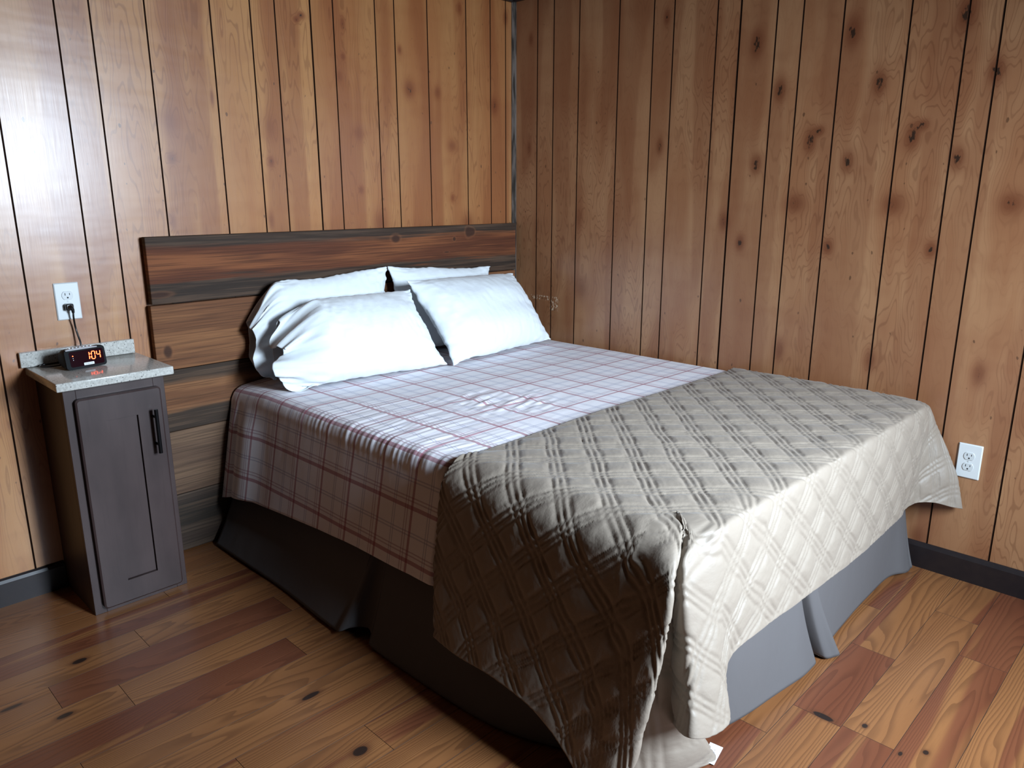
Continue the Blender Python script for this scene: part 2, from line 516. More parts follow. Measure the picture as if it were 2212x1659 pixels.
M_white = simple('white plastic', (.64, .67, .67), .4)
M_white2 = simple('white nylon device face', (.56, .59, .59), .35)
M_slot = simple('dark slot', (.01, .01, .01), .8)
M_clock = simple('matte black plastic', (.006, .0065, .0075), .6, Specular_IOR_Level=.12)
M_clockglass = simple('dark red display window', (.012, .001, .003), .15, Specular_IOR_Level=.25)
M_grey = simple('grey button plastic', (.35, .34, .35), .35)
M_label = simple('white printed label', (.72, .76, .78), .5)
M_ink = simple('grey print ink', (.12, .14, .17), .6)
t = NT('glowing red segments')
M_led = t.out(base=(.3, .01, .01), rough=.4, Emission_Color=(1.0, .09, .02, 1), Emission_Strength=9.0)
M_cord = simple('black cord rubber', (.006, .006, .007), .3)

# cloths
t = NT('white pillowcase cotton')
nz = t.noise(t.vm('MULTIPLY', t.coord(), (900, 900, 900)), 1, 1)
n2 = t.noise(t.vm('MULTIPLY', t.coord(), (14, 14, 22)), 1, 3, .55)
t.bump(t.math('ADD', t.math('MULTIPLY', nz, .02), n2), .006, .55)
M_pillow = t.out(base=(.72, .765, .79), rough=.85, Sheen_Weight=.1)

t = NT('plaid sheet')
uvn = t.N.new('ShaderNodeUVMap')
U_ = t.sep(uvn.outputs[0])
PER = .158


def stripes(v, ph, wide):
    f = t.math('FRACT', t.math('DIVIDE', t.math('ADD', v, ph + 50 * PER), PER))
    def line(c0, w):
        d = t.math('ABSOLUTE', t.math('SUBTRACT', f, c0))
        return t.ss(d, w + .008, w)
    major = line(.08, wide)
    pair = t.math('MAXIMUM', line(.20, .010), line(.265, .010))
    mid_ = t.math('MAXIMUM', line(.56, .010), line(.62, .010))
    return major, pair, mid_


mx, px_, dx_ = stripes(U_[0], 1.455 + .08 * PER, .036)
my, py_, dy_ = stripes(U_[1], .574 + .08 * PER, .028)
weave = t.noise(t.vm('MULTIPLY', t.coord(), (700, 700, 700)), 1, 1)
c = t.mix(weave, (.72, .70, .74), (.82, .80, .83))
for m_, a_, cc in ((dx_, .5, (.28, .29, .42)), (dy_, .5, (.28, .29, .42)), (px_, .5, (.30, .14, .20)), (py_, .5, (.30, .14, .20)), (mx, .68, (.30, .055, .09)), (my, .68, (.30, .055, .09))):
    c = t.mix(t.math('MULTIPLY', m_, a_), c, cc)
t.bump(t.math('ADD', t.math('MULTIPLY', weave, .03), t.noise(t.vm('MULTIPLY', t.coord(), (7, 14, 7)), 1, 3, .6)), .003, .3)
M_sheet = t.out(base=c, rough=.8, Sheen_Weight=.08)

t = NT('taupe quilt microfibre')
uvn = t.N.new('ShaderNodeUVMap')
n1 = t.noise(t.vm('MULTIPLY', uvn.outputs[0], (95, 95, 1)), 1, 3, .6)
n2 = t.noise(t.vm('MULTIPLY', uvn.outputs[0], (24, 24, 1)), 1, 3, .6)
t.bump(t.math('ADD', t.math('MULTIPLY', n1, .3), n2), .003, .6)
M_quilt = t.out(base=(.232, .190, .150), rough=.55, Sheen_Weight=.12, Sheen_Roughness=.4)
t = NT('taupe grey skirt cloth')
nz = t.noise(t.vm('MULTIPLY', t.coord(), (500, 500, 500)), 1, 1)
n2 = t.noise(t.vm('MULTIPLY', t.coord(), (9, 9, 4)), 1, 3)
t.bump(t.math('ADD', t.math('MULTIPLY', nz, .03), n2), .008, .6)
M_skirt = t.out(base=(.085, .078, .078), rough=.8)
M_ticking = simple('mattress ticking', (.6, .58, .55), .8)
M_frame = simple('bed frame steel', (.03, .03, .03), .5)

# ================================================================ room shell
ZC = 2.33


def panel_wall(name, axis, u0, u1, grooves, mats, sgn):
    """grooved panelling: profile along u, straight up; front face in the plane 0, slab behind it"""
    gs = sorted(g for g in grooves if u0 < g[0] < u1)
    prof = [(u0, 0.0, 0)]
    for (g, w, d) in gs:
        prof += [(g - w / 2 - .0012, 0.0, 1), (g - w / 2 + .0004, d * .8, 1), (g, d, 1), (g + w / 2 - .0004, d * .8, 1), (g + w / 2 + .0012, 0.0, 0)]
    prof.append((u1, 0.0, 0))
    bm = bmesh.new()
    def P(u, d, z): return (u, d, z) if axis == 'x' else (d, u, z)
    lo = [bm.verts.new(P(u, d, 0.0)) for u, d, _ in prof]
    hi = [bm.verts.new(P(u, d, ZC)) for u, d, _ in prof]
    for i in range(len(prof) - 1):
        f = bm.faces.new((lo[i], lo[i + 1], hi[i + 1], hi[i]))
        f.material_index = prof[i][2]
    T = .12
    b = [bm.verts.new(P(u, T, z)) for u, z in ((u0, 0), (u1, 0), (u1, ZC), (u0, ZC))]
    bm.faces.new(b)
    bm.faces.new([lo[0], hi[0], b[3], b[0]])
    bm.faces.new([lo[-1], b[1], b[2], hi[-1]])
    bm.faces.new(hi + [b[2], b[3]])
    bm.faces.new(lo + [b[1], b[0]])
    bmesh.ops.triangulate(bm, faces=[f for f in bm.faces if len(f.verts) > 4])
    return tag(bm_obj(name, bm, mats), kind='structure')


GL = [-2.3605, -2.2569, -2.0614, -1.9593, -1.7837, -1.5548, -1.3996, -1.2985, -1.0399, -0.8342, -0.7328, -0.5497, -0.3157, -0.1575, -0.0524]
GR = [-0.1672, -0.2721, -0.4284, -0.6553, -0.8356, -0.9362, -1.1377, -1.3891, -1.4909, -1.641, -1.8659, -2.0407, -2.1394, -2.3391]
gl = [(g, .0034, .0030) for g in GL] + [(-1.1445, .0052, .005)] + [(-2.36 - .18 * k, .0034, .003) for k in range(1, 10)]
gr = [(g, .0036, .0030) for g in GR] + [(-1.239, .0056, .005)] + [(-2.34 - .17 * k, .0036, .003) for k in range(1, 9)]
panel_wall('wall_back', 'x', -4.2, 0.0, gl, [M_wallB, M_groove], 1)
panel_wall('wall_right', 'y', -4.02, 0.12, gr, [M_wallR, M_groove], 1)
bm = bmesh.new()
add_box(bm, -4.32, -4.2, -4.02, .12, 0, ZC)
tag(bm_obj('wall_left', bm, M_plain), kind='structure')
bm = bmesh.new()                          # wall behind the camera, with the window opening
add_box(bm, -4.2, WINS[0][0], -4.02, WY, 0, ZC)
add_box(bm, WINS[0][1], 0, -4.02, WY, 0, ZC)
for wa, wb in WINS:
    add_box(bm, wa, wb, -4.02, WY, 0, WZ0)
    add_box(bm, wa, wb, -4.02, WY, WZ1, ZC)
tag(bm_obj('wall_front', bm, M_plain), kind='structure')
for i, (wa, wb) in enumerate(WINS):
    bm = bmesh.new()
    for (a, b, c_, d) in ((wa - .07, wb + .07, WZ1, WZ1 + .07), (wa - .07, wb + .07, WZ0 - .07, WZ0), (wa - .07, wa, WZ0, WZ1), (wb, wb + .07, WZ0, WZ1)):
        add_box(bm, a, b, WY, WY + .018, c_, d, .002)
    tag(bm_obj('window_%d' % (i + 1), bm, M_trim), kind='structure')
bm = bmesh.new()
add_box(bm, -4.32, .12, -4.02, .12, ZC, ZC + .1)
tag(bm_obj('ceiling', bm, M_ceil), kind='structure')

# corner strip, cornice, baseboards
bm = bmesh.new()
prism(bm, [(-.0005, -.0005), (-.012, -.0005), (-.012, -.006), (-.004, -.024), (-.0005, -.024)], 'z', 0.0, 2.262)
tag(bm_obj('trim_1', bm, M_strip), kind='structure')
bm = bmesh.new()
add_box(bm, -4.2, 0, -.022, 0, 2.262, ZC, .002)
add_box(bm, -.022, 0, -3.9, -.022, 2.262, ZC, .002)
tag(bm_obj('trim_2', bm, M_trim), kind='structure')


def baseboard(name, axis, a, b):
    bm = bmesh.new()
    prof = [(0, 0), (-.014, 0), (-.014, .082), (-.010, .092), (-.004, .097), (0, .097)]
    prism(bm, prof, axis, a, b)
    return tag(bm_obj(name, bm, M_trim, smooth=None), kind='structure')


baseboard('baseboard_back', 'x', -4.2, -2.2755)
baseboard('baseboard_right', 'y', -3.9, -.03)

# floor: one mesh of planks with fine joints
BW = .128
Y0 = -2.137
me_v, me_f, fs, ft = [], [], [], []
rows = {}
RF = random.Random(21)
spec = {  # row index (below Y0 counts down): joints from the wall, tones
    0: ([-.685, -1.094], [.0, .55, -.05]),
    -1: ([-.423, -1.25], [.02, -.04, .10]),
    1: ([-.30, -1.085, -2.4], [.12, -.15, .16, .0]),
    2: ([-.523, -1.25], [.22, .20, -.1]),
    -12: ([-.95, -1.803, -2.493], [-.1, -.05, .34, -.05]),
    -13: ([-1.2, -2.216], [-.1, -.06, -.14]),
    -11: ([-1.3, -2.35], [-.1, -.08, -.05]),
    -10: ([-.9, -1.90], [0, .02, .24]),
    -9: ([-1.5, -2.525], [-.05, -.12, .18]),
    -8: ([-1.0, -2.9], [-.1, -.16, -.1]),
    -7: ([-1.40, -2.252], [-.1, .0, .14]),
    -6: ([-1.96, -2.9], [.08, -.06, -.05]),
    -5: ([-1.6, -2.45], [.0, -.05, .12]),
}
k = -17
y = None
while True:
    yt = Y0 - BW * k            # top edge of row k (towards the back wall for negative k)
    yb = yt - BW
    if yt < -3.95: break
    if k in spec: js, tn = spec[k]
    else:
        js, tn = [], [RF.uniform(-.12, .16)]
        x = -RF.uniform(.2, 1.2)
        while x > -4.1:
            js.append(x)
            tn.append(RF.choice([-.12, -.06, 0, .05, .18]))
            x -= RF.uniform(.6, 1.7)
    xs = [0.0] + list(js)
    if k in spec:
        x = xs[-1] - RF.uniform(.8, 1.3)
        while x > -4.1:
            xs.append(x)
            tn = list(tn) + [RF.uniform(-.1, .15)]
            x -= RF.uniform(.8, 1.4)
    xs.append(-4.2)
    for i in range(len(xs) - 1):
        xa, xb = xs[i], xs[i + 1]
        yy0, yy1 = max(yb, -3.95), min(yt, .0)
        if yy1 - yy0 < .005: continue
        g, dp = .0007, .0012
        o = len(me_v)
        me_v += [(xb + g, yy0 + g, 0), (xa - g, yy0 + g, 0), (xa - g, yy1 - g, 0), (xb + g, yy1 - g, 0),
                 (xb, yy0, -dp), (xa, yy0, -dp), (xa, yy1, -dp), (xb, yy1, -dp)]
        sd = RF.random() * 7
        tval = tn[i] if i < len(tn) else 0.0
        for f in ((0, 1, 2, 3), (4, 5, 1, 0), (5, 6, 2, 1), (6, 7, 3, 2), (7, 4, 0, 3)):
            me_f.append(tuple(o + q for q in f))
            fs.append(sd)
            ft.append(tval)
    k += 1
o = len(me_v)
me_v += [(-4.32, -4.02, -.1), (.12, -4.02, -.1), (.12, .12, -.1), (-4.32, .12, -.1), (-4.32, -4.02, -.0016), (.12, -4.02, -.0016), (.12, .12, -.0016), (-4.32, .12, -.0016)]
for f in ((0, 3, 2, 1), (4, 5, 6, 7), (0, 1, 5, 4), (1, 2, 6, 5), (2, 3, 7, 6), (3, 0, 4, 7)):
    me_f.append(tuple(o + q for q in f))
    fs.append(0.0)
    ft.append(-1.0)
me = bpy.data.meshes.new('floor')
me.from_pydata(me_v, [], me_f)
for nm, arr in (('seed', fs), ('tone', ft)):
    a = me.attributes.new(nm, 'FLOAT', 'FACE')
    a.data.foreach_set('value', arr)
fo = link('floor', me, [M_floor, M_gap])
for i, f in enumerate(me.polygons):
    if i >= len(me.polygons) - 6 or i % 5: f.material_index = 1
tag(fo, kind='structure')

# ================================================================ headboard
HB = empty('headboard', (-.95, -.03, 0), 'rustic headboard of wide stained reclaimed boards fixed to the panelled wall behind the bed', 'headboard')
dark, redb, tan = (.021, .0150, .0105), (.18, .066, .032), (.32, .165, .082)
zb = [1.204, .966, .9615, .721, .7185, .487, .4845, .2365, .234, .004]
xl = [-1.887, -1.893, -1.888, -1.884, -1.884]
bmats = [board_mat('board grey edged red', dark, (.10, .029, .011), (.20, .066, .023), [(1.163, 1.3, .05), (.90, 1.045, .09)], 1.0),
         board_mat('board tan brown', dark, (.14, .054, .022), (.22, .093, .037), [], 2.0),
         board_mat('board grey and tan', dark, (.14, .056, .023), (.24, .105, .043), [(.668, .8, .04), (.4, .566, .05)], 3.0),
         board_mat('board dull brown', dark, (.10, .055, .033), (.14, .08, .046), [], 4.0),
         board_mat('board dark brown', dark, (.045, .028, .02), (.07, .045, .03), [(.10, .2, .03)], 5.0)]
for i in range(5):
    bm = bmesh.new()
    th = .040 if i != 0 else .043
    add_box(bm, xl[i], -.024, -th, -.012, zb[2 * i + 1], zb[2 * i], .0025, 2)
    bm_obj('board', bm, bmats[i], HB)
bm = bmesh.new()
add_box(bm, -1.80, -1.73, -.012, -.0005, .05, 1.16)
bm_obj('cleat', bm, M_trim, HB)
bm = bmesh.new()
add_box(bm, -.20, -.13, -.012, -.0005, .05, 1.16)
bm_obj('cleat', bm, M_trim, HB)

# ================================================================ nightstand
NS = empty('nightstand', (-2.12, -.15, 0), 'narrow dark brown nightstand cabinet with speckled stone top beside the bed', 'nightstand')
NX0, NX1, NY = -2.273, -1.970, -.295
bm = bmesh.new()
add_box(bm, NX0, NX1, NY + .019, -.002, 0.0, .772, .001, 1)
bm_obj('cabinet_body', bm, M_cab, NS)
bm = bmesh.new()
fw = .036
add_box(bm, NX0, NX0 + fw, NY, NY + .019, 0, .772, .0012)
add_box(bm, NX1 - fw, NX1, NY, NY + .019, 0, .772, .0012)
add_box(bm, NX0 + fw, NX1 - fw, NY, NY + .019, .735, .772, .0008)
add_box(bm, NX0 + fw, NX1 - fw, NY, NY + .019, 0, .028, .0008)
bm_obj('face_frame', bm, M_cab, NS)
# shaker door
DX0, DX1, DZ0, DZ1 = -2.247, -1.990, .019, .736
DY = NY - .020
bm = bmesh.new()
outer = rrect(DX0, DX1, DZ0, DZ1, .012, 5)
pin = (DX0 + .080, DX1 - .080, DZ0 + .077, DZ1 - .082)
def loop(pts, yy): return [bm.verts.new((p[0], yy, p[1])) for p in pts]
def rect_n(n_out, rect):
    """rectangle resampled to as many points as the rounded outline, corner by corner"""
    x0, x1, z0, z1 = rect
    per = n_out // 4
    out = []
    for (cx, cz) in ((x1, z1), (x0, z1), (x0, z0), (x1, z0)):
        out += [(cx, cz)] * per
    return out
n_o = len(outer)
O0 = loop(outer, NY - .001)
O1 = loop(outer, DY + .004)
ins = rrect(DX0 + .005, DX1 - .005, DZ0 + .005, DZ1 - .005, .009, 5)
O2 = loop(ins, DY)
for A_, B_ in ((O0, O1), (O1, O2)):
    for i in range(n_o):
        bm.faces.new((A_[i], A_[(i + 1) % n_o], B_[(i + 1) % n_o], B_[i]))
bm.faces.new(O0)
C1 = [bm.verts.new((x, DY, z)) for x, z in ((pin[1], pin[3]), (pin[0], pin[3]), (pin[0], pin[2]), (pin[1], pin[2]))]
C2 = [bm.verts.new((v.co.x, DY + .0175, v.co.z)) for v in C1]
per = n_o // 4
for q in range(4):
    seg = [O2[(q * per + i) % n_o] for i in range(per)]
    nx = O2[((q + 1) * per) % n_o]
    for i in range(per - 1):
        bm.faces.new((seg[i], seg[i + 1], C1[q]))
    bm.faces.new((seg[-1], nx, C1[(q + 1) % 4], C1[q]))
    bm.faces.new((C1[q], C1[(q + 1) % 4], C2[(q + 1) % 4], C2[q]))
door = bm_obj('door', bm, M_cab, NS)
bm = bmesh.new()
add_box(bm, pin[0] + .0028, pin[1] - .0016, DY + .0095, DY + .0172, pin[2] + .0016, pin[3] - .0024)
bm_obj('door_panel', bm, M_cab, door)
bm = bmesh.new()
hx = -2.024
add_cyl(bm, (hx, DY - .030, .518), (hx, DY - .030, .668), .0062, 20)
add_cyl(bm, (hx, DY + .001, .640), (hx, DY - .030, .640), .0045, 14)
add_cyl(bm, (hx, DY + .001, .546), (hx, DY - .030, .546), .0045, 14)
bm_obj('door_handle', bm, M_black, door, 40)
bm = bmesh.new()
add_box(bm, -2.2975, -1.950, -.338, -.001, .7735, .800, .003, 3)
ctop = bm_obj('countertop', bm, M_quartz, NS, 40)
bm = bmesh.new()
add_box(bm, -2.3105, -1.9555, -.020, -.001, .8003, .850, .0025, 3)
bm_obj('backsplash', bm, M_quartz, NS, 40)

# ================================================================ clock radio
# local frame: front face centre, facing the camera side a little
CK = empty('alarm_clock', (-2.155, -.11, .8005), 'black digital alarm clock with red glowing numerals on the nightstand', 'clock')
ca = math.atan2(.018, .125)
fx, fy = Vector((math.cos(ca), math.sin(ca), 0)), Vector((-math.sin(ca), math.cos(ca), 0))
CO = Vector((-2.156, -.164, .8005))            # bottom centre of the front


def ck(a, b, c): return CO + fx * a + fy * b + Vector((0, 0, c))


def ck_bm(bm):
    for v in bm.verts:
        v.co = ck(*v.co)


CW, CH = .063, .066
bm = bmesh.new()
# body lofted from the front frame to a smaller rounded back
secs = [(-.002, CW, CH, .010), (.004, CW + .001, CH + .001, .012), (.02, CW, CH, .014), (.055, CW - .008, CH - .006, .018), (.085, CW - .02, CH - .016, .02), (.098, CW - .03, CH - .026, .018)]
rings = []
for (b, w, h, r) in secs:
    poly = rrect(-w, w, 0.0015, h, r, 6)
    tilt = .010 if b < .03 else .004
    rings.append([bm.verts.new((p[0] + .10 * max(0, b - .02) * -1.2, b + tilt * (p[1] / CH) , p[1])) for p in poly])
for A_, B_ in zip(rings, rings[1:]):
    for i in range(len(A_)):
        bm.faces.new((A_[i], A_[(i + 1) % len(A_)], B_[(i + 1) % len(A_)], B_[i]))
bm.faces.new(rings[0])
bm.faces.new(rings[-1][::-1])
ck_bm(bm)
bm_obj('case', bm, M_clock, CK, 40)
def fpt(a, c, d=.0): return (a, -.002 - d + .010 * (c / CH), c)      # on the tilted front
bm = bmesh.new()
poly = rrect(-.050, .056, .009, .058, .006, 5)
A_ = [bm.verts.new(fpt(p[0], p[1], .0012)) for p in poly]
B_ = [bm.verts.new(fpt(p[0], p[1], -.001)) for p in poly]
bm.faces.new(A_)
bm.faces.new(B_[::-1])
for i in range(len(A_)): bm.faces.new((A_[i], A_[(i + 1) % len(A_)], B_[(i + 1) % len(A_)], B_[i]))
ck_bm(bm)
disp = bm_obj('display_window', bm, M_clockglass, CK)
# segments
bm = bmesh.new()
def quadseg(a0, c0, a1, c1, w):
    d = Vector((a1 - a0, c1 - c0))
    n = Vector((-d.y, d.x)).normalized() * w
    e = d.normalized() * w
    pts = [(a0, c0), (a0 + e.x + n.x, c0 + e.y + n.y), (a1 - e.x + n.x, c1 - e.y + n.y), (a1, c1), (a1 - e.x - n.x, c1 - e.y - n.y), (a0 + e.x - n.x, c0 + e.y - n.y)]
    lo = [bm.verts.new(fpt(p[0], p[1], .0012)) for p in pts]
    hi = [bm.verts.new(fpt(p[0], p[1], .0019)) for p in pts]
    bm.faces.new(hi)
    for i in range(6): bm.faces.new((lo[i], lo[(i + 1) % 6], hi[(i + 1) % 6], hi[i]))
sl = .0020
def digit(x0, segs, zb_=.0265, H=.0245, Wd=.0105, w=.00115):
    def q(a, c): return (x0 + a * Wd + sl * (c - .5) * .8, zb_ + c * H)
    S = {'a': ((.08, 1), (.92, 1)), 'b': ((1, .97), (1, .53)), 'c': ((1, .47), (1, .03)), 'd': ((.08, 0), (.92, 0)), 'e': ((0, .47), (0, .03)), 'f': ((0, .97), (0, .53)), 'g': ((.08, .5), (.92, .5))}
    for s in segs:
        (a0, c0), (a1, c1) = S[s]
        quadseg(*q(a0, c0), *q(a1, c1), w)
for nm, fn in (('numeral', lambda: digit(.0005, 'bc')), ('numeral', lambda: digit(.0185, 'abcdef')), ('numeral', lambda: digit(.0350, 'bcfg')),
               ('colon', lambda: [quadseg(.0136, c0, .0165, c0, .0013) for c0 in (.0335, .0440)]),
               ('indicator_light', lambda: quadseg(-.0415, .0445, -.0375, .0445, .0014))):
    bm = bmesh.new()
    fn()
    ck_bm(bm)
    bm_obj(nm, bm, M_led, disp)
bm = bmesh.new()
for c0 in (.0375, .0315):
    quadseg(-.0410, c0, -.0385, c0, .0011)
ck_bm(bm)
bm_obj('indicator_marks', bm, M_label, disp)
bm = bmesh.new()
poly = rrect(-.010, .022, .0105, .0185, .001, 3)
A_ = [bm.verts.new(fpt(p[0], p[1], .0022)) for p in poly]
B_ = [bm.verts.new(fpt(p[0], p[1], .0008)) for p in poly]
bm.faces.new(A_)
for i in range(len(A_)): bm.faces.new((A_[i], A_[(i + 1) % len(A_)], B_[(i + 1) % len(A_)], B_[i]))
ck_bm(bm)
lab = bm_obj('label_sticker', bm, M_label, CK)
bm = bmesh.new()
RL = random.Random(3)
x = -.007
while x < .018:                                # illegible small print
    w = RL.uniform(.0008, .0022)
    h0 = .0135 + RL.uniform(-.0003, .0003)
    pts = [(x, h0), (x + w, h0), (x + w, h0 + .0016), (x, h0 + .0016)]
    bm.faces.new([bm.verts.new(fpt(p[0], p[1], .0024)) for p in pts])
    x += w + RL.choice([.0004, .0004, .0010])
ck_bm(bm)
bm_obj('print_line', bm, M_ink, lab)
# snooze bar: grey crescent on the top front
bm = bmesh.new()
n = 14
top, bot = [], []
for i in range(n + 1):
    a = i / n
    xx = -.058 + .098 * a
    dd = .022 * math.sin(math.pi * a) ** .6
    top.append((xx, .010 - .004, CH + .0025 * math.sin(math.pi * a)))
    bot.append((xx, .012 + dd, CH + .0035 * math.sin(math.pi * a)))
V1 = [bm.verts.new(p) for p in top]
V2 = [bm.verts.new(p) for p in bot]
V3 = [bm.verts.new((p[0], p[1], CH - .0035)) for p in top]
V4 = [bm.verts.new((p[0], p[1], CH - .0035)) for p in bot]
for i in range(n):
    bm.faces.new((V1[i], V1[i + 1], V2[i + 1], V2[i]))
    bm.faces.new((V3[i], V3[i + 1], V1[i + 1], V1[i]))
    bm.faces.new((V2[i], V2[i + 1], V4[i + 1], V4[i]))
ck_bm(bm)
bm_obj('snooze_button', bm, M_grey, CK, 40)
bm = bmesh.new()
for i in range(7):
    xx = -.043 + i * .011
    add_box(bm, xx - .0018, xx + .0018, .012, .0165, CH + .0018, CH + .0046)
ck_bm(bm)
bm_obj('top_buttons', bm, M_label, CK)
# power cord with plug
bm = bmesh.new()
pts = np.array([(-2.1425, -.031, .984), (-2.1400, -.034, .972), (-2.1400, -.030, .950), (-2.1360, -.020, .915), (-2.1330, -.026, .885), (-2.131, -.034, .862),
                (-2.135, -.040, .835), (-2.16, -.050, .815), (-2.215, -.042, .808), (-2.252, -.034, .8055), (-2.262, -.052, .8045), (-2.240, -.075, .8045), (-2.205, -.090, .808), (-2.17, -.085, .815)])
Q = catmull(pts, np.linspace(0, len(pts) - 1, 90))
tube(bm, Q, .0030, 10)
cord = bm_obj('power_cord', bm, M_cord, CK, 60)
bm = bmesh.new()
add_box(bm, -2.158, -2.134, -.030, -.0085, .974, .995, .0035, 3)
add_cyl(bm, (-2.1455, -.030, .986), (-2.1440, -.040, .980), .0075, 16, .006)
tube(bm, [(-2.1440, -.036, .983), (-2.141, -.036, .976), (-2.140, -.034, .966)], [.006, .0055, .0042], 12)
bm_obj('plug', bm, M_cord, cord, 50)

# ================================================================ wall outlets
def outlet(name, label, wall, u, z, group):
    """wall 'back' (faces -y, u=x) or 'right' (faces -x, u=y)"""
    if wall == 'back':
        base, ex, en = Vector((u, 0, z)), Vector((1, 0, 0)), Vector((0, -1, 0))
    else:
        base, ex, en = Vector((0, u, z)), Vector((0, -1, 0)), Vector((-1, 0, 0))
    root = empty(name, base, label, 'outlet', group)
    def tr(bm):
        for v in bm.verts:
            a, d, c = v.co
            v.co = base + ex * a + en * d + Vector((0, 0, c))
    hw, hh = .0375, .0620
    bm = bmesh.new()
    o1 = rrect(-hw, hw, -hh, hh, .003, 4)
    o2 = rrect(-hw + .003, hw - .003, -hh + .003, hh - .003, .003, 4)
    A_ = [bm.verts.new((p[0], .0002, p[1])) for p in o1]
    B_ = [bm.verts.new((p[0], .0030, p[1])) for p in o1]
    C_ = [bm.verts.new((p[0], .0062, p[1])) for p in o2]
    bm.faces.new(C_)
    bm.faces.new(A_[::-1])
    for X, Y in ((A_, B_), (B_, C_)):
        for i in range(len(X)): bm.faces.new((X[i], X[(i + 1) % len(X)], Y[(i + 1) % len(X)], Y[i]))
    tr(bm)
    bm_obj('cover_plate', bm, M_white, root, 30)
    for sgn in (1, -1):
        zc = .0195 * sgn
        bm = bmesh.new()
        def shape(k):
            pts = []
            for i in range(40):
                a = 2 * math.pi * i / 40
                x, zz = .0172 * k * math.cos(a), .0172 * k * math.sin(a)
                zz = max(-.0136 * k, min(.0136 * k, zz))
                pts.append((x, zc + zz))
            return pts
        A_ = [bm.verts.new((p[0], .0062, p[1])) for p in shape(1.06)]
        B_ = [bm.verts.new((p[0], .0050, p[1])) for p in shape(1.02)]
        C_ = [bm.verts.new((p[0], .0078, p[1])) for p in shape(1.0)]
        D_ = [bm.verts.new((p[0], .0084, p[1])) for p in shape(.96)]
        for f_i, (X, Y) in enumerate(((A_, B_), (B_, C_), (C_, D_))):
            for i in range(40):
                f = bm.faces.new((X[i], X[(i + 1) % 40], Y[(i + 1) % 40], Y[i]))
        bm.faces.new(D_)
        tr(bm)
        rc = bm_obj('receptacle', bm, M_white2, root, 40)
        bm = bmesh.new()
        add_box(bm, -.0078, -.0058, .0080, .0088, zc + .0005, zc + .0085)
        add_box(bm, .0058, .0078, .0080, .0088, zc + .0013, zc + .0078)
        add_cyl(bm, (0, .0080, zc - .0070), (0, .0088, zc - .0070), .0027, 14)
        tr(bm)
        bm_obj('slots', bm, M_slot, rc)
    bm = bmesh.new()
    add_cyl(bm, (0, .0060, 0), (0, .0072, 0), .0032, 16)
    tr(bm)
    bm_obj('screw', bm, M_white2, root, 40)
    return root


outlet('wall_outlet', 'white wall outlet above the nightstand with a black cord plugged in', 'back', -2.143, 1.0020, None)
outlet('wall_outlet', 'white wall outlet with both sockets empty on the right wall beyond the bed foot', 'right', -2.2330, .4425, None)

# ================================================================ bed
BED = empty('bed', (-.85, -1.08, 0), 'large bed with taupe bed skirt pushed into the corner below the wooden headboard', 'bed')
MX0, MX1, MY0, MY1 = -1.600, -.055, -2.045, -.050
bm = bmesh.new()
add_box(bm, MX0 + .020, MX1 - .030, MY0 + .060, MY1, .352, .606, .045, 5)
bm_obj('mattress', bm, M_ticking, BED, 40)
bm = bmesh.new()
add_box(bm, MX0 + .03, MX1 - .01, MY0 + .13, MY1, .14, .320, .02, 2)
bm_obj('box_spring', bm, M_ticking, BED)
bm = bmesh.new()
for a, b in ((MX0 + .05, MX0 + .09), (MX1 - .09, MX1 - .05)):
    add_box(bm, a, b, MY0 + .15, MY1 - .03, .105, .138)
for yy in (MY0 + .16, -1.0, MY1 - .08):
    add_box(bm, MX0 + .05, MX1 - .05, yy, yy + .04, .108, .134)
bm_obj('frame', bm, M_frame, BED)
for (xx, yy) in ((MX0 + .09, MY0 + .18), (MX1 - .09, MY0 + .18), (MX0 + .09, MY1 - .1), (MX1 - .09, MY1 - .1), (-.83, -.98)):
    bm = bmesh.new()
    add_cyl(bm, (xx, yy, 0), (xx, yy, .108), .018, 14)
    bm_obj('leg', bm, M_frame, BED, 40)

# bed skirt: plan path at the top and at the hem
top = [(-1.622, -.060), (-1.624, -.5), (-1.624, -.93), (-1.622, -.985), (-1.612, -1.0), (-1.61, -1.02), (-1.622, -1.05), (-1.624, -1.10), (-1.624, -1.6), (-1.605, -1.90), (-1.560, -1.950), (-1.480, -1.990),
       (-1.3, -2.068), (-1.02, -2.068), (-.965, -2.066), (-.955, -2.045), (-.93, -2.045), (-.915, -2.066), (-.88, -2.070), (-.86, -2.06), (-.84, -2.062), (-.5, -2.066), (-.20, -2.066), (-.085, -2.064), (-.045, -2.05)]
hem = [(-1.772, -.085), (-1.762, -.5), (-1.775, -.90), (-1.780, -.975), (-1.755, -1.005), (-1.718, -1.045), (-1.735, -1.085), (-1.752, -1.14), (-1.735, -1.6), (-1.635, -1.88), (-1.570, -1.940), (-1.480, -1.985),
       (-1.33, -2.070), (-1.03, -2.105), (-.895, -2.112), (-.870, -2.07), (-.845, -2.068), (-.835, -2.118), (-.790, -2.136), (-.755, -2.118), (-.735, -2.095), (-.5, -2.085), (-.22, -2.092), (-.105, -2.115), (-.05, -2.118)]
hz = [.012, .010, .012, .020, .035, .035, .02, .010, .008, .010, .010, .010, .028, .022, .016, .02, .02, .008, .006, .006, .012, .022, .026, .010, .010]
n = len(top)
NS_ = 520
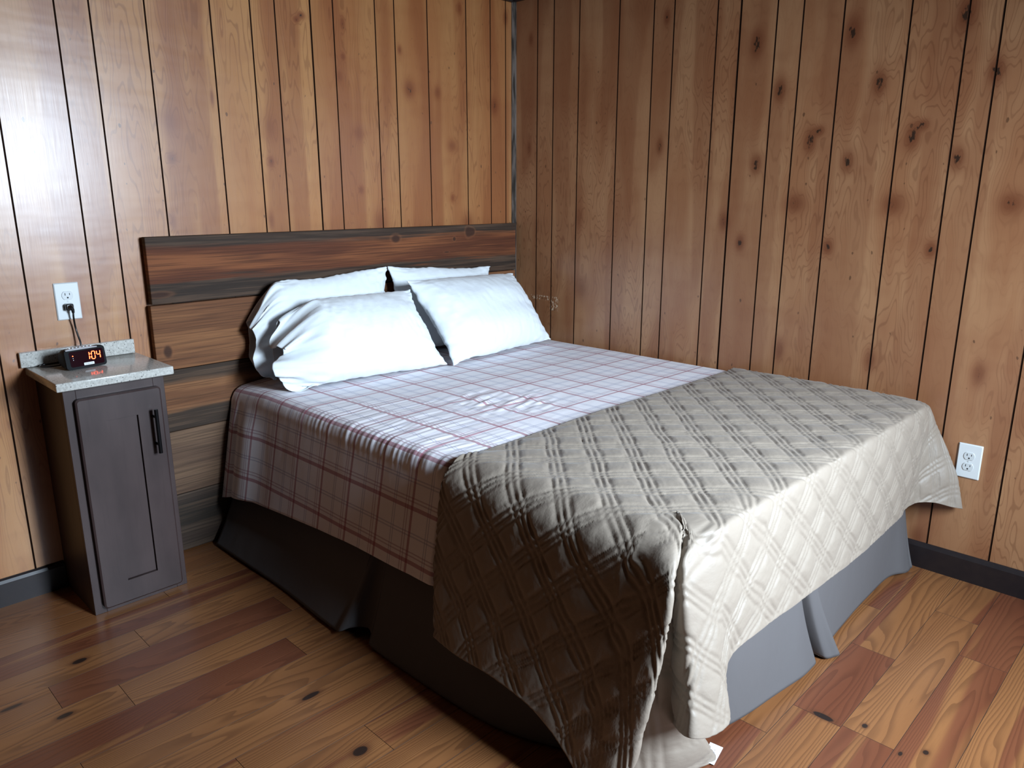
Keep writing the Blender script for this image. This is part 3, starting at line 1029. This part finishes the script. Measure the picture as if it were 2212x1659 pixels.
# arc-length-even sampling keeps the pleats crisp
T = np.linspace(0, n - 1, NS_)
tp, hp, hzz = catmull(top, T), catmull(hem, T), catmull(np.array(hz)[:, None], T)[:, 0]
NV = 40
P = np.zeros((NS_, NV, 3))
for j in range(NV):
    a = j / (NV - 1)
    e = a ** 1.5
    P[:, j, 0] = tp[:, 0] * (1 - e) + hp[:, 0] * e
    P[:, j, 1] = tp[:, 1] * (1 - e) + hp[:, 1] * e
    P[:, j, 2] = .342 * (1 - a) + hzz * a
wr = vnoise(T[:, None] * 1.6 + 3, np.linspace(0, 1.2, NV)[None, :]) * np.linspace(0, 1, NV)[None, :] * .007
P += grid_normals(P) * wr[..., None]
P[..., 0] = np.minimum(P[..., 0], -.02)
me = np_mesh('bed_skirt', P.reshape(-1, 3), grid_faces(NS_, NV))
o = link('bed_skirt', me, M_skirt, BED, 180)
md = o.modifiers.new('thickness', 'SOLIDIFY')
md.thickness = .0016

# ================================================================ plaid sheet
nx, ny = 260, 300
xs = np.linspace(0, 1, nx)
yv = np.linspace(-.052, -1.985, ny)
# profile across: cloth length c from the wall side; left rim then drop
def hem_len(y):       # sheet drop grows slightly towards the head
    return np.interp(-y, [0, .14, .47, .89, 1.16, 1.35, 1.8, 1.9, 2.1], [.348, .316, .290, .262, .257, .252, .25, .04, .03])
P = np.zeros((nx, ny, 3))
UV = np.zeros((nx, ny, 2))
XR, XL, R = -.038, -1.632, .055
for j, y in enumerate(yv):
    flat = (XR - XL) - .055 + .045
    drop = hem_len(y)
    Rr = R
    arc = Rr * math.pi / 2
    rightdrop = .20
    total = rightdrop + flat + arc + drop
    c = xs * total - rightdrop
    s0 = flat - .045
    X = np.where(c < 0, XR + .020, np.where(c < s0, XR - c, 0))
    Z = np.where(c < 0, .607 + c, .628)
    b = np.clip((c - s0) / arc, 0, 1)
    A = b * math.pi / 2
    on = c >= s0
    xa = XR - s0 - Rr * np.sin(A)
    za = .628 - Rr * (1 - np.cos(A))
    dd = np.clip(c - s0 - arc, 0, None)
    flare = dd * .19
    X = np.where(on, xa - flare, X)
    Z = np.where(on, za - dd * .985, Z)
    # rounded wall-side rim
    rr = (c > -.03) & (c < .03)
    k = np.clip((c + .03) / .06, 0, 1)
    X = np.where(rr, (XR + .020) * (1 - k) ** 2 + 2 * k * (1 - k) * (XR + .016) + k * k * (XR - .03), X)
    Z = np.where(rr, .577 * (1 - k) ** 2 + 2 * k * (1 - k) * .618 + k * k * .628, Z)
    P[:, j, 0], P[:, j, 1], P[:, j, 2] = X, y, Z
    und = np.clip((-1.322 - y) / .022, 0, 1)         # pressed flat where the quilt lies on it
    Z = Z - .009 * und
    X = X + np.where(X < -1.0, .026, -.028) * und * np.clip(np.abs(X + .83) / .75, 0, 1) ** 6
    P[:, j, 0], P[:, j, 2] = X, Z
    UV[:, j, 0] = -c + XR
    UV[:, j, 1] = y
# head end sinks a little, crown of the mattress
yy = P[..., 1]
onTop = np.clip((P[..., 2] - .60) / .02, 0, 1)
dl = np.clip((-1.45 - P[..., 0]) / .15, 0, 1)
head = np.clip((yy + .30) / .25, 0, 1)
P[..., 2] -= head * dl * .018
# creases
cx = P[..., 0]
ue = np.clip((-1.18 - cx) / .32, 0, 1) * np.clip((.62 - np.abs(yy + 1.02)) / .35, 0, 1) ** 1.2
crease = np.sin(yy * 250 + 6 * vnoise(cx * 5, yy * 4) + cx * 10) * .0010 + vnoise(cx * 6, yy * 70) * .0018 + vnoise(cx * 9 + 7, yy * 30) * .0016
mid2 = np.exp(-((cx + 1.10 + .25 * (yy + .95)) / .17) ** 2 - ((yy + 1.0) / .16) ** 2)
crease2 = vnoise(cx * 14 + yy * 10, yy * 60 - cx * 14, 3.0) * .0055
big = vnoise(cx * 2.2, yy * 2.6, 9.0) * .0035
sidew = np.clip((.58 - P[..., 2]) / .1, 0, 1) * (vnoise(yy * 7, P[..., 2] * 2, 5.0) * .003 + np.exp(-((yy + .2) / .09) ** 2) * .018 - np.exp(-((yy + .10) / .03) ** 2) * .015)
N_ = grid_normals(P)
if N_[nx // 2, ny // 2, 2] < 0: N_ = -N_
damp = np.clip((-.06 - cx) / .05, 0, 1)
ue = ue * np.clip((P[..., 2] - .55) / .06, 0, 1)
P += N_ * ((crease * ue + crease2 * mid2 + big + np.abs(sidew) * 1.0 + .004 * onTop) * damp)[..., None]
me = np_mesh('plaid_sheet', P.reshape(-1, 3), grid_faces(nx, ny), UV.reshape(-1, 2))
sheet = link('plaid_sheet', me, M_sheet, None, 180)
tag(sheet, 'white flat sheet with thin dark red plaid lines spread over the mattress', 'bed sheet')
md = sheet.modifiers.new('thickness', 'SOLIDIFY')
md.thickness = .0012

# ================================================================ quilt
ZT = .648
TX0, TX1, TYH, TYF = -1.500, -.135, -1.350, -1.985       # inner top patch
NYs, NXs = 170, 350
# control columns of the drape; each: top point, cloth coord start, direction, then 4 more points down to the hem
cols = []


def colm(s, pts, c0, cd, ln): cols.append((s, pts, c0, cd, ln))


# left side, head to foot   (station, points from rim to hem, cloth origin, cloth direction, cloth length)
LY = [(-1.350, [(-1.585, -1.350, .645), (-1.652, -1.352, .600), (-1.672, -1.350, .500), (-1.700, -1.356, .330), (-1.735, -1.392, .168)]),
      (-1.50, [(-1.590, -1.500, .646), (-1.655, -1.500, .598), (-1.680, -1.498, .500), (-1.705, -1.492, .320), (-1.748, -1.500, .168)]),
      (-1.70, [(-1.592, -1.700, .646), (-1.660, -1.700, .595), (-1.684, -1.690, .490), (-1.712, -1.672, .320), (-1.755, -1.650, .178)]),
      (-1.85, [(-1.592, -1.850, .646), (-1.664, -1.850, .594), (-1.690, -1.840, .480), (-1.722, -1.815, .300), (-1.758, -1.790, .160)]),
      (-1.985, [(-1.594, -1.985, .646), (-1.668, -1.990, .594), (-1.697, -1.975, .450), (-1.732, -1.930, .260), (-1.765, -1.885, .115)])]
for (s, p) in LY:
    colm('L', p, (TX0, s), (-1, 0), .66)
# left foot corner: a pleat hanging open
k0 = (TX0, TYF)
CF = [([(-1.588, -2.030, .645), (-1.675, -2.070, .598), (-1.702, -2.065, .450), (-1.738, -2.035, .240), (-1.772, -1.975, .040)], 18, .74),
      ([(-1.582, -2.045, .644), (-1.676, -2.092, .592), (-1.698, -2.094, .450), (-1.722, -2.072, .250), (-1.755, -2.030, .006)], 26, .78),
      ([(-1.580, -2.048, .642), (-1.664, -2.086, .585), (-1.668, -2.055, .440), (-1.670, -2.025, .250), (-1.702, -1.995, .006)], 32, .80),
      ([(-1.578, -2.045, .640), (-1.640, -2.058, .570), (-1.636, -2.005, .430), (-1.642, -1.980, .250), (-1.668, -1.958, .006)], 37, .84),
      ([(-1.574, -2.045, .638), (-1.630, -2.062, .565), (-1.618, -2.032, .430), (-1.612, -2.018, .250), (-1.604, -2.012, .006)], 42, .90),
      ([(-1.572, -2.045, .636), (-1.622, -2.065, .560), (-1.602, -2.044, .420), (-1.572, -2.044, .240), (-1.508, -2.064, .004)], 46, .92),
      ([(-1.570, -2.045, .634), (-1.618, -2.066, .558), (-1.592, -2.048, .415), (-1.548, -2.058, .220), (-1.432, -2.088, .004)], 49, .93),
      ([(-1.568, -2.045, .634), (-1.612, -2.056, .556), (-1.588, -2.046, .415), (-1.545, -2.040, .240), (-1.452, -2.058, .045)], 53, .90),
      ([(-1.566, -2.050, .634), (-1.600, -2.050, .560), (-1.590, -2.050, .430), (-1.572, -2.045, .280), (-1.556, -2.050, .150)], 60, .80),
      ([(-1.562, -2.055, .636), (-1.640, -2.092, .588), (-1.640, -2.106, .450), (-1.640, -2.120, .330), (-1.655, -2.138, .228)], 68, .68),
      ([(-1.560, -2.058, .640), (-1.618, -2.098, .596), (-1.618, -2.118, .460), (-1.612, -2.136, .330), (-1.610, -2.160, .214)], 74, .68),
      ([(-1.545, -2.060, .643), (-1.568, -2.100, .602), (-1.566, -2.122, .460), (-1.548, -2.140, .330), (-1.532, -2.164, .206)], 82, .67)]
for (p, ang, ln) in CF:
    a = math.radians(ang)
    colm('C', p, k0, (-math.cos(a), -math.sin(a)), ln)
FX = [(-1.500, [(-1.500, -2.076, .6480), (-1.512, -2.106, .6250), (-1.515, -2.120, .480), (-1.508, -2.128, .350), (-1.498, -2.140, .236)], .55),
      (-1.42, [(-1.420, -2.074, .6480), (-1.424, -2.104, .6250), (-1.432, -2.118, .500), (-1.450, -2.122, .400), (-1.468, -2.120, .310)], .50),
      (-1.30, [(-1.300, -2.074, .6480), (-1.304, -2.104, .6250), (-1.310, -2.118, .510), (-1.322, -2.124, .420), (-1.335, -2.126, .328)], .48),
      (-1.05, [(-1.050, -2.080, .6480), (-1.050, -2.110, .6250), (-1.052, -2.120, .510), (-1.056, -2.126, .410), (-1.062, -2.130, .314)], .48),
      (-.75, [(-.750, -2.084, .6480), (-.750, -2.114, .6250), (-.750, -2.122, .500), (-.750, -2.128, .400), (-.750, -2.132, .303)], .48),
      (-.45, [(-.450, -2.088, .6480), (-.450, -2.118, .6250), (-.450, -2.126, .500), (-.455, -2.128, .400), (-.460, -2.128, .300)], .48),
      (-.25, [(-.250, -2.090, .6480), (-.252, -2.120, .6250), (-.258, -2.126, .500), (-.275, -2.124, .395), (-.290, -2.120, .292)], .48),
      (-.135, [(-.150, -2.088, .6480), (-.160, -2.118, .6250), (-.180, -2.122, .500), (-.205, -2.118, .400), (-.225, -2.108, .290)], .48)]
for (s, p, ln) in FX:
    colm('F', p, (s, TYF), (0, -1), ln)
k1 = (TX1, TYF)
CR = [([(-.105, -2.084, .642), (-.110, -2.116, .606), (-.128, -2.122, .500), (-.150, -2.124, .400), (-.160, -2.122, .300)], 70, .50),
      ([(-.080, -2.082, .640), (-.082, -2.116, .602), (-.090, -2.138, .500), (-.100, -2.160, .400), (-.108, -2.166, .300)], 55, .54),
      ([(-.060, -2.078, .638), (-.052, -2.112, .598), (-.052, -2.156, .490), (-.055, -2.196, .390), (-.058, -2.212, .282)], 40, .58),
      ([(-.050, -2.070, .636), (-.034, -2.104, .592), (-.030, -2.166, .480), (-.028, -2.212, .380), (-.030, -2.240, .275)], 30, .60),
      ([(-.046, -2.050, .636), (-.028, -2.086, .592), (-.017, -2.140, .480), (-.014, -2.180, .370), (-.014, -2.205, .270)], 15, .56)]
for (p, ang, ln) in CR:
    a = math.radians(ang)
    colm('c', p, k1, (math.cos(a), -math.sin(a)), ln)
for s in (-1.985, -1.80, -1.60, -1.35):
    colm('R', [(-.060, s, .642), (-.034, s, .600), (-.018, s, .500), (-.014, s, .400), (-.014, s, .290)], (TX1, s), (1, 0), .45)

# stations: dense samples along the columns; side stations follow the top patch rows
kinds = ''.join(c[0] for c in cols)
iL, iC, iF, iR = kinds.index('L'), kinds.index('C'), kinds.index('F'), kinds.index('R')
ic = kinds.index('c')
lys = np.array([c[2][1] for c in cols if c[0] == 'L'])
fxs = np.array([c[2][0] for c in cols if c[0] == 'F'])
rys = np.array([c[2][1] for c in cols if c[0] == 'R'])
yrow = np.linspace(TYH, TYF, NYs)
xcol = np.linspace(TX0, TX1, NXs)
st = []
st += list(np.interp(-yrow, -lys, np.arange(iL, iL + len(lys))))
st += list(np.linspace(iC - 1, iF, 230)[1:-1])
st += list(np.interp(xcol, fxs, np.arange(iF, iF + len(fxs))))
st += list(np.linspace(ic - 1, iR, 110)[1:-1])
st += list(np.interp(-yrow[::-1], -rys[::-1], np.arange(iR, iR + len(rys))[::-1]))
st = np.array(st)
nst = len(st)
c0s = np.array([c[2] for c in cols], float)
# top-rim start point of each column: on the patch edge
start = np.zeros((nst, 2))
start[:NYs] = np.stack([np.full(NYs, TX0), yrow], 1)
a0 = NYs
a1 = a0 + 228
start[a0:a1] = k0
start[a1:a1 + NXs] = np.stack([xcol, np.full(NXs, TYF)], 1)
a2 = a1 + NXs
start[a2:a2 + 108] = k1
a3 = a2 + 108
start[a3:] = np.stack([np.full(NYs, TX1), yrow[::-1]], 1)


def top_z(x, y):
    z = ZT + .010 * vnoise(x * 2.1 + 3, y * 2.4) * .5
    z = z - .006 * np.clip((-1.40 - y) / -.05, 0, 1)
    return z


NVd = 118
Pd = np.zeros((nst, NVd, 3))
Cd = np.zeros((nst, NVd, 2))
lev = [catmull([c[1][q] for c in cols], st) for q in range(5)]
cdir = catmull([c[3] for c in cols], st)
cdir /= np.linalg.norm(cdir, axis=1, keepdims=True)
clen = catmull([[c[4]] for c in cols], st)[:, 0]
sz = top_z(start[:, 0], start[:, 1])
S3 = np.concatenate([start, sz[:, None]], 1)
ctrl = np.stack([S3 + np.concatenate([(S3 - lev[0])[:, :2] * .5, np.zeros((nst, 1))], 1), S3] + lev, 1)      # (nst,7,3)
ctrl[:, 0, 2] = sz
seglen = np.linalg.norm(np.diff(ctrl[:, 1:], axis=1), axis=2)
mean = seglen.mean(0)
cum = np.concatenate([[0], np.cumsum(mean)]) / mean.sum()
tt = np.interp(np.linspace(0, 1, NVd), cum, np.arange(1, 7))
for j, t_ in enumerate(tt):
    i = min(int(t_), 5)
    f = t_ - i
    p0, p1, p2 = ctrl[:, i - 1], ctrl[:, i], ctrl[:, i + 1]
    p3 = ctrl[:, min(i + 2, 6)]
    Pd[:, j] = 0.5 * ((2 * p1) + (-p0 + p2) * f + (2 * p0 - 5 * p1 + 4 * p2 - p3) * f * f + (-p0 + 3 * p1 - 3 * p2 + p3) * f ** 3)
dj = np.linalg.norm(np.diff(Pd, axis=1), axis=2)
arc = np.concatenate([np.zeros((nst, 1)), np.cumsum(dj, 1)], 1)
Cd[:] = start[:, None, :] + cdir[:, None, :] * arc[..., None]
# top patch
gx, gy = np.meshgrid(xcol, yrow, indexing='ij')
Pt = np.stack([gx, gy, top_z(gx, gy)], -1)
Ct = np.stack([gx, gy], -1)


def quilting(C, P3):
    X, Y = C[..., 0], C[..., 1]
    wx = X + .004 * vnoise(X * 9, Y * 9, 1.0)
    wy = Y + .004 * vnoise(X * 9, Y * 9, 2.0)
    per = .1575
    a = np.mod(wx - wy - .280 + per / 2, per) - per / 2
    b = np.mod(wx + wy + 2.846 + per / 2, per) - per / 2
    def lines(q):
        return np.minimum(np.abs(q), np.minimum(np.abs(q - .0245), np.abs(q + .0245))) / 1.4142
    da, db = lines(a), lines(b)
    d = np.minimum(da, db)
    puff = 1 - np.exp(-(d / .0058) ** 1.3)
    pillowy = (1 - np.exp(-da / .02)) * (1 - np.exp(-db / .02))
    h = .0042 * puff + .0032 * pillowy
    # puckers pulled across the stitching
    al, be = (X - Y), (X + Y)
    pk = vnoise(al * 26, be * 110, 1.0) * np.exp(-db / .02) + vnoise(al * 110, be * 26, 2.0) * np.exp(-da / .02)
    h = h + .0013 * pk + .0016 * vnoise(X * 22 + Y * 12, Y * 36, 4.0) * pillowy
    return h


def soft_wave(P3, k=1.0):
    return .007 * vnoise(P3[..., 0] * 3.0, P3[..., 1] * 3.0, P3[..., 2] * 1.4) * k


# flatten along the bound edge (hem)
edge = np.clip((arc[:, -1:] - arc) / .016, 0, 1)
hd = quilting(Cd, Pd)
hd = hd * (0.25 + .75 * edge) + (1 - edge) * .004
Nd = grid_normals(Pd)
# the corner fans share one point: give them a steady normal
if Nd[NYs // 2, 60, 0] > 0: Nd = -Nd
fade = np.clip(arc / .03, 0, 1)
up = np.zeros_like(Nd)
up[..., 2] = 1
Nd = Nd * fade[..., None] + up * (1 - fade[..., None])
Nd /= np.linalg.norm(Nd, axis=-1, keepdims=True)
wallk = np.clip((-.012 - Pd[..., 0]) / .06, 0.05, 1)
Pd = Pd + Nd * ((hd + soft_wave(Pd) * np.clip(arc / .2, 0, 1)) * wallk)[..., None]
ht = quilting(Ct, Pt)
headedge = np.clip((-1.350 - gy) / .016, 0, 1)
ht = ht * (.25 + .75 * headedge) + (1 - headedge) * .003
Pt[..., 2] += ht
# puckered foot crease (piped seam), little tucks
V = np.concatenate([Pt.reshape(-1, 3), Pd.reshape(-1, 3)])
V[:, 0] = np.minimum(V[:, 0], -.006)
V[:, 2] = np.maximum(V[:, 2], .004)
UVq = np.concatenate([Ct.reshape(-1, 2), Cd.reshape(-1, 2)])
Ft = grid_faces(NXs, NYs, 0, flip=True)
Fd = grid_faces(nst, NVd, NXs * NYs)
me = np_mesh('quilt', V, np.concatenate([Ft, Fd]), UVq)
bm = bmesh.new()
bm.from_mesh(me)
bmesh.ops.remove_doubles(bm, verts=bm.verts, dist=.00035)
bmesh.ops.recalc_face_normals(bm, faces=bm.faces)
bm.to_mesh(me)
bm.free()
quilt = link('quilt', me, M_quilt, None, 180)
tag(quilt, 'taupe diamond-stitched quilt across the foot of the bed, one corner trailing on the floor', 'quilt')
md = quilt.modifiers.new('thickness', 'SOLIDIFY')
md.thickness = .0045
md.offset = -1
# care tag at the trailing corner
bm = bmesh.new()
cs_ = [(-1.452, -2.108, .0035), (-1.384, -2.094, .0050), (-1.373, -2.066, .0090), (-1.425, -2.050, .0160)]
cs_ = [(-1.449, -2.098, .0035), (-1.379, -2.083, .0040), (-1.392, -2.052, .0060), (-1.462, -2.068, .0110)]
cs_ = [(-1.4628, -2.0740, .012), (-1.4491, -2.0990, .0030), (-1.3800, -2.0850, .0030), (-1.3930, -2.0560, .010)]
A_ = [bm.verts.new(p) for p in cs_]
B_ = [bm.verts.new((p[0], p[1], p[2] - .0008)) for p in cs_]
bm.faces.new(A_)
bm.faces.new(B_[::-1])
for i in range(4): bm.faces.new((A_[i], A_[(i + 1) % 4], B_[(i + 1) % 4], B_[i]))
ct = bm_obj('care_tag', bm, M_label, quilt)
ct['label'] = 'white care tag'
bm = bmesh.new()
o_, e1, e2 = Vector(cs_[1]), (Vector(cs_[2]) - Vector(cs_[1])), (Vector(cs_[0]) - Vector(cs_[1]))
for (a, b, w, h) in [(.42, .40, .05, .12), (.54, .42, .05, .12), (.30, .43, .03, .06), (.68, .44, .03, .05), (.25, .75, .06, .04), (.40, .78, .10, .04), (.6, .76, .08, .04)]:
    q = [o_ + e1 * (a + i * w) + e2 * (b + j * h) + Vector((0, 0, .0005)) for i, j in ((0, 0), (1, 0), (1, 1), (0, 1))]
    bm.faces.new([bm.verts.new(p) for p in q])
bm_obj('tag_print', bm, M_ink, ct)

# ================================================================ pillows


def pillow(name, label, TL, TR, BL, BR, T0, seed, pinch=.03, open_hem=None, sag=.0, shoulder=.86, off=0.0):
    """closed pillow between four corners (left/right as the camera sees it); open_hem: ring of points for the open case end on the left"""
    TL, TR, BL, BR = (np.array(p, float) for p in (TL, TR, BL, BR))
    nS, nR = 150, 120
    ph = np.linspace(0, 2 * np.pi, nR, endpoint=False)
    c, sn = np.cos(ph), np.sin(ph)             # c=1 top, sn=1 front
    n0 = np.cross(TR - TL, BL - TL)
    n0 /= np.linalg.norm(n0)
    if n0[1] > 0: n0 = -n0                      # front looks to the room
    P = np.zeros((nS, nR, 3))
    lens = np.sign(sn) * (1 - np.abs(c) ** 2.3) ** .62
    for i in range(nS):
        s = i / (nS - 1)                       # 0 right end, 1 left end
        top = TR * (1 - s) + TL * s
        bot = BR * (1 - s) + BL * s
        m, h = (top + bot) / 2, (top - bot) / 2
        er = 1 - (1 - min(s / .42, 1)) ** 2.3
        if open_hem is None:
            el = 1 - (1 - min((1 - s) / .42, 1)) ** 2.3
            prof = (er * el) ** .62
        else:
            prof = er ** .62
        T = T0 * prof + .004
        k = 1 + pinch * (abs(2 * s - 1) ** 5) - pinch * .4
        hk = h * k
        ring = m[None] + hk[None] * c[:, None] + n0[None] * (T * lens)[:, None]
        # heavier bottom, belly towards the front
        ring += n0[None] * (T * sag * (1 - c) * .5 * (np.abs(lens)))[:, None]
        # ears: corners drawn outward
        P[i] = ring
    # rounded side outline: pull side middles in
    side = (TR - TL) / np.linalg.norm(TR - TL)
    S = np.linspace(0, 1, nS)[:, None]
    inn = (1 - np.abs(c)[None] ** 3)
    w_r = np.clip(1 - S / .25, 0, 1) ** 2
    P -= side[None, None] * (inn * w_r * pinch * .9)[..., None]
    if open_hem is None:
        w_l = np.clip(1 - (1 - S) / .25, 0, 1) ** 2
        P += side[None, None] * (inn * w_l * pinch * .9)[..., None]
    # wrinkles
    U = np.linspace(0, 1, nS)[:, None] * 3.2
    Vv = ph[None] / (2 * np.pi)
    wr = vnoise(U * 1.5 + seed, np.cos(ph)[None] * 2 + seed, np.sin(ph)[None]) * .006
    endw = (np.clip(1 - S / .3, 0, 1) + (np.clip(1 - (1 - S) / .3, 0, 1)))
    wr = wr + endw * vnoise(U * 5, np.cos(ph)[None] * 16 + seed, np.sin(ph)[None] * 6 + seed) * .005
    wr = wr + vnoise(U * 11 + 4, np.cos(ph)[None] * 5 + seed * 2, np.sin(ph)[None] * 3) * .0018
    P += grid_ring_normal(P) * wr[..., None]
    if open_hem is not None:
        H = np.array(open_hem, float)
        Hc = np.concatenate([H[-1:], H, H[:2]])
        ringH = catmull(Hc, 1 + np.linspace(0, len(H), nR, endpoint=False))
        i0 = int(nS * shoulder)
        base = P[i0].copy()
        nE = 46
        E = np.zeros((nE, nR, 3))
        tang = (P[i0] - P[i0 - 4]) / 4
        c1 = base + tang * 12
        c1[:, 2] += .004
        c2 = ringH * .72 + base * .28
        c2[:, 2] = ringH[:, 2] * .62 + base[:, 2] * .38
        for j in range(nE):
            e = (j + 1) / nE
            E[j] = (1 - e) ** 3 * base + 3 * e * (1 - e) ** 2 * c1 + 3 * e * e * (1 - e) * c2 + e ** 3 * ringH
        fold = vnoise(np.linspace(0, 1, nE)[:, None] * 1.2, np.arange(nR)[None] * .30, seed) * np.linspace(0, 1, nE)[:, None] ** .7 * .014
        PP = np.concatenate([P[:i0 + 1], E])
        N_ = grid_ring_normal(PP)
        PP[i0 + 1:] += N_[i0 + 1:] * fold[..., None]
        P = PP
    n_, m_ = P.shape[:2]
    V = P.reshape(-1, 3)
    F = grid_faces(n_, m_, 0, wrap=True)
    V[:, 0] = np.minimum(V[:, 0], -.004)
    me = np_mesh(name, V, F)
    bm = bmesh.new()
    bm.from_mesh(me)
    bm.verts.ensure_lookup_table()
    def cap(i):
        r = [bm.verts[i * m_ + q] for q in range(m_)]
        for q in range(m_ // 2 - 0):
            a, b = r[q], r[(q + 1) % m_]
            c_, d = r[(m_ - q - 1) % m_], r[(m_ - q) % m_]
            vs = []
            for v in (a, b, c_, d):
                if v not in vs: vs.append(v)
            if len(vs) > 2:
                try: bm.faces.new(vs)
                except ValueError: pass
    cap(0)
    if open_hem is None: cap(n_ - 1)
    bmesh.ops.recalc_face_normals(bm, faces=bm.faces)
    bm.to_mesh(me)
    bm.free()
    o = link(name, me, M_pillow, None, 180)
    if open_hem is not None:
        md = o.modifiers.new('thickness', 'SOLIDIFY')
        md.thickness = .002
        md.offset = -1
    return o


def grid_ring_normal(P):
    du = np.gradient(P, axis=0)
    dv = (np.roll(P, -1, axis=1) - np.roll(P, 1, axis=1)) / 2
    n = np.cross(du, dv)
    n /= (np.linalg.norm(n, axis=-1, keepdims=True) + 1e-9)
    cen = P.mean(axis=1, keepdims=True)
    sg = np.sign(((P - cen) * n).sum(-1).mean())
    return n * (sg if sg else 1)


ZP = .650
GP = 'white pillows leaning at the head of the bed'
p = pillow('pillow', '', (-1.462, -.100, 1.015), (-.905, -.105, 1.036), (-1.500, -.140, ZP), (-.900, -.150, ZP), .055, 3.0,
           open_hem=[(-1.520, -.105, .90), (-1.566, -.120, .854), (-1.571, -.150, .852), (-1.548, -.125, .800), (-1.585, -.165, .743), (-1.570, -.160, .690), (-1.505, -.175, .652),
                     (-1.47, -.11, .650), (-1.50, -.07, .652), (-1.54, -.060, .70), (-1.545, -.058, .79), (-1.540, -.062, .86)], shoulder=.93)
tag(p, 'white pillow leaning on the headboard at the back left, its open case end hanging', 'pillow', GP)
p = pillow('pillow', '', (-.895, -.100, 1.038), (-.255, -.085, .995), (-.880, -.140, ZP), (-.23, -.14, ZP), .055, 8.0)
tag(p, 'white pillow at the back right, mostly hidden behind the front right pillow', 'pillow', GP)
p = pillow('pillow', '', (-1.405, -.245, .955), (-.885, -.245, .945), (-1.470, -.355, ZP - .004), (-.846, -.432, ZP - .004), .085, 13.0,
           open_hem=[(-1.50, -.235, .88), (-1.552, -.225, .802), (-1.550, -.290, .800), (-1.542, -.335, .795), (-1.540, -.300, .765), (-1.590, -.325, .748), (-1.600, -.345, .722), (-1.568, -.330, .684),
                     (-1.540, -.345, .650), (-1.440, -.372, .645), (-1.46, -.30, .645), (-1.51, -.245, .648), (-1.53, -.215, .70), (-1.525, -.21, .78), (-1.51, -.212, .84)], shoulder=.90, sag=.25)
tag(p, 'white pillow at the front left with its open case end draped on the plaid sheet', 'pillow', GP)
p = pillow('pillow', '', (-.905, -.245, .988), (-.185, -.180, .962), (-.845, -.468, ZP), (-.128, -.385, ZP), .085, 19.0, sag=.25)
tag(p, 'plump white pillow at the front right, tilted back against the other pillows', 'pillow', GP)
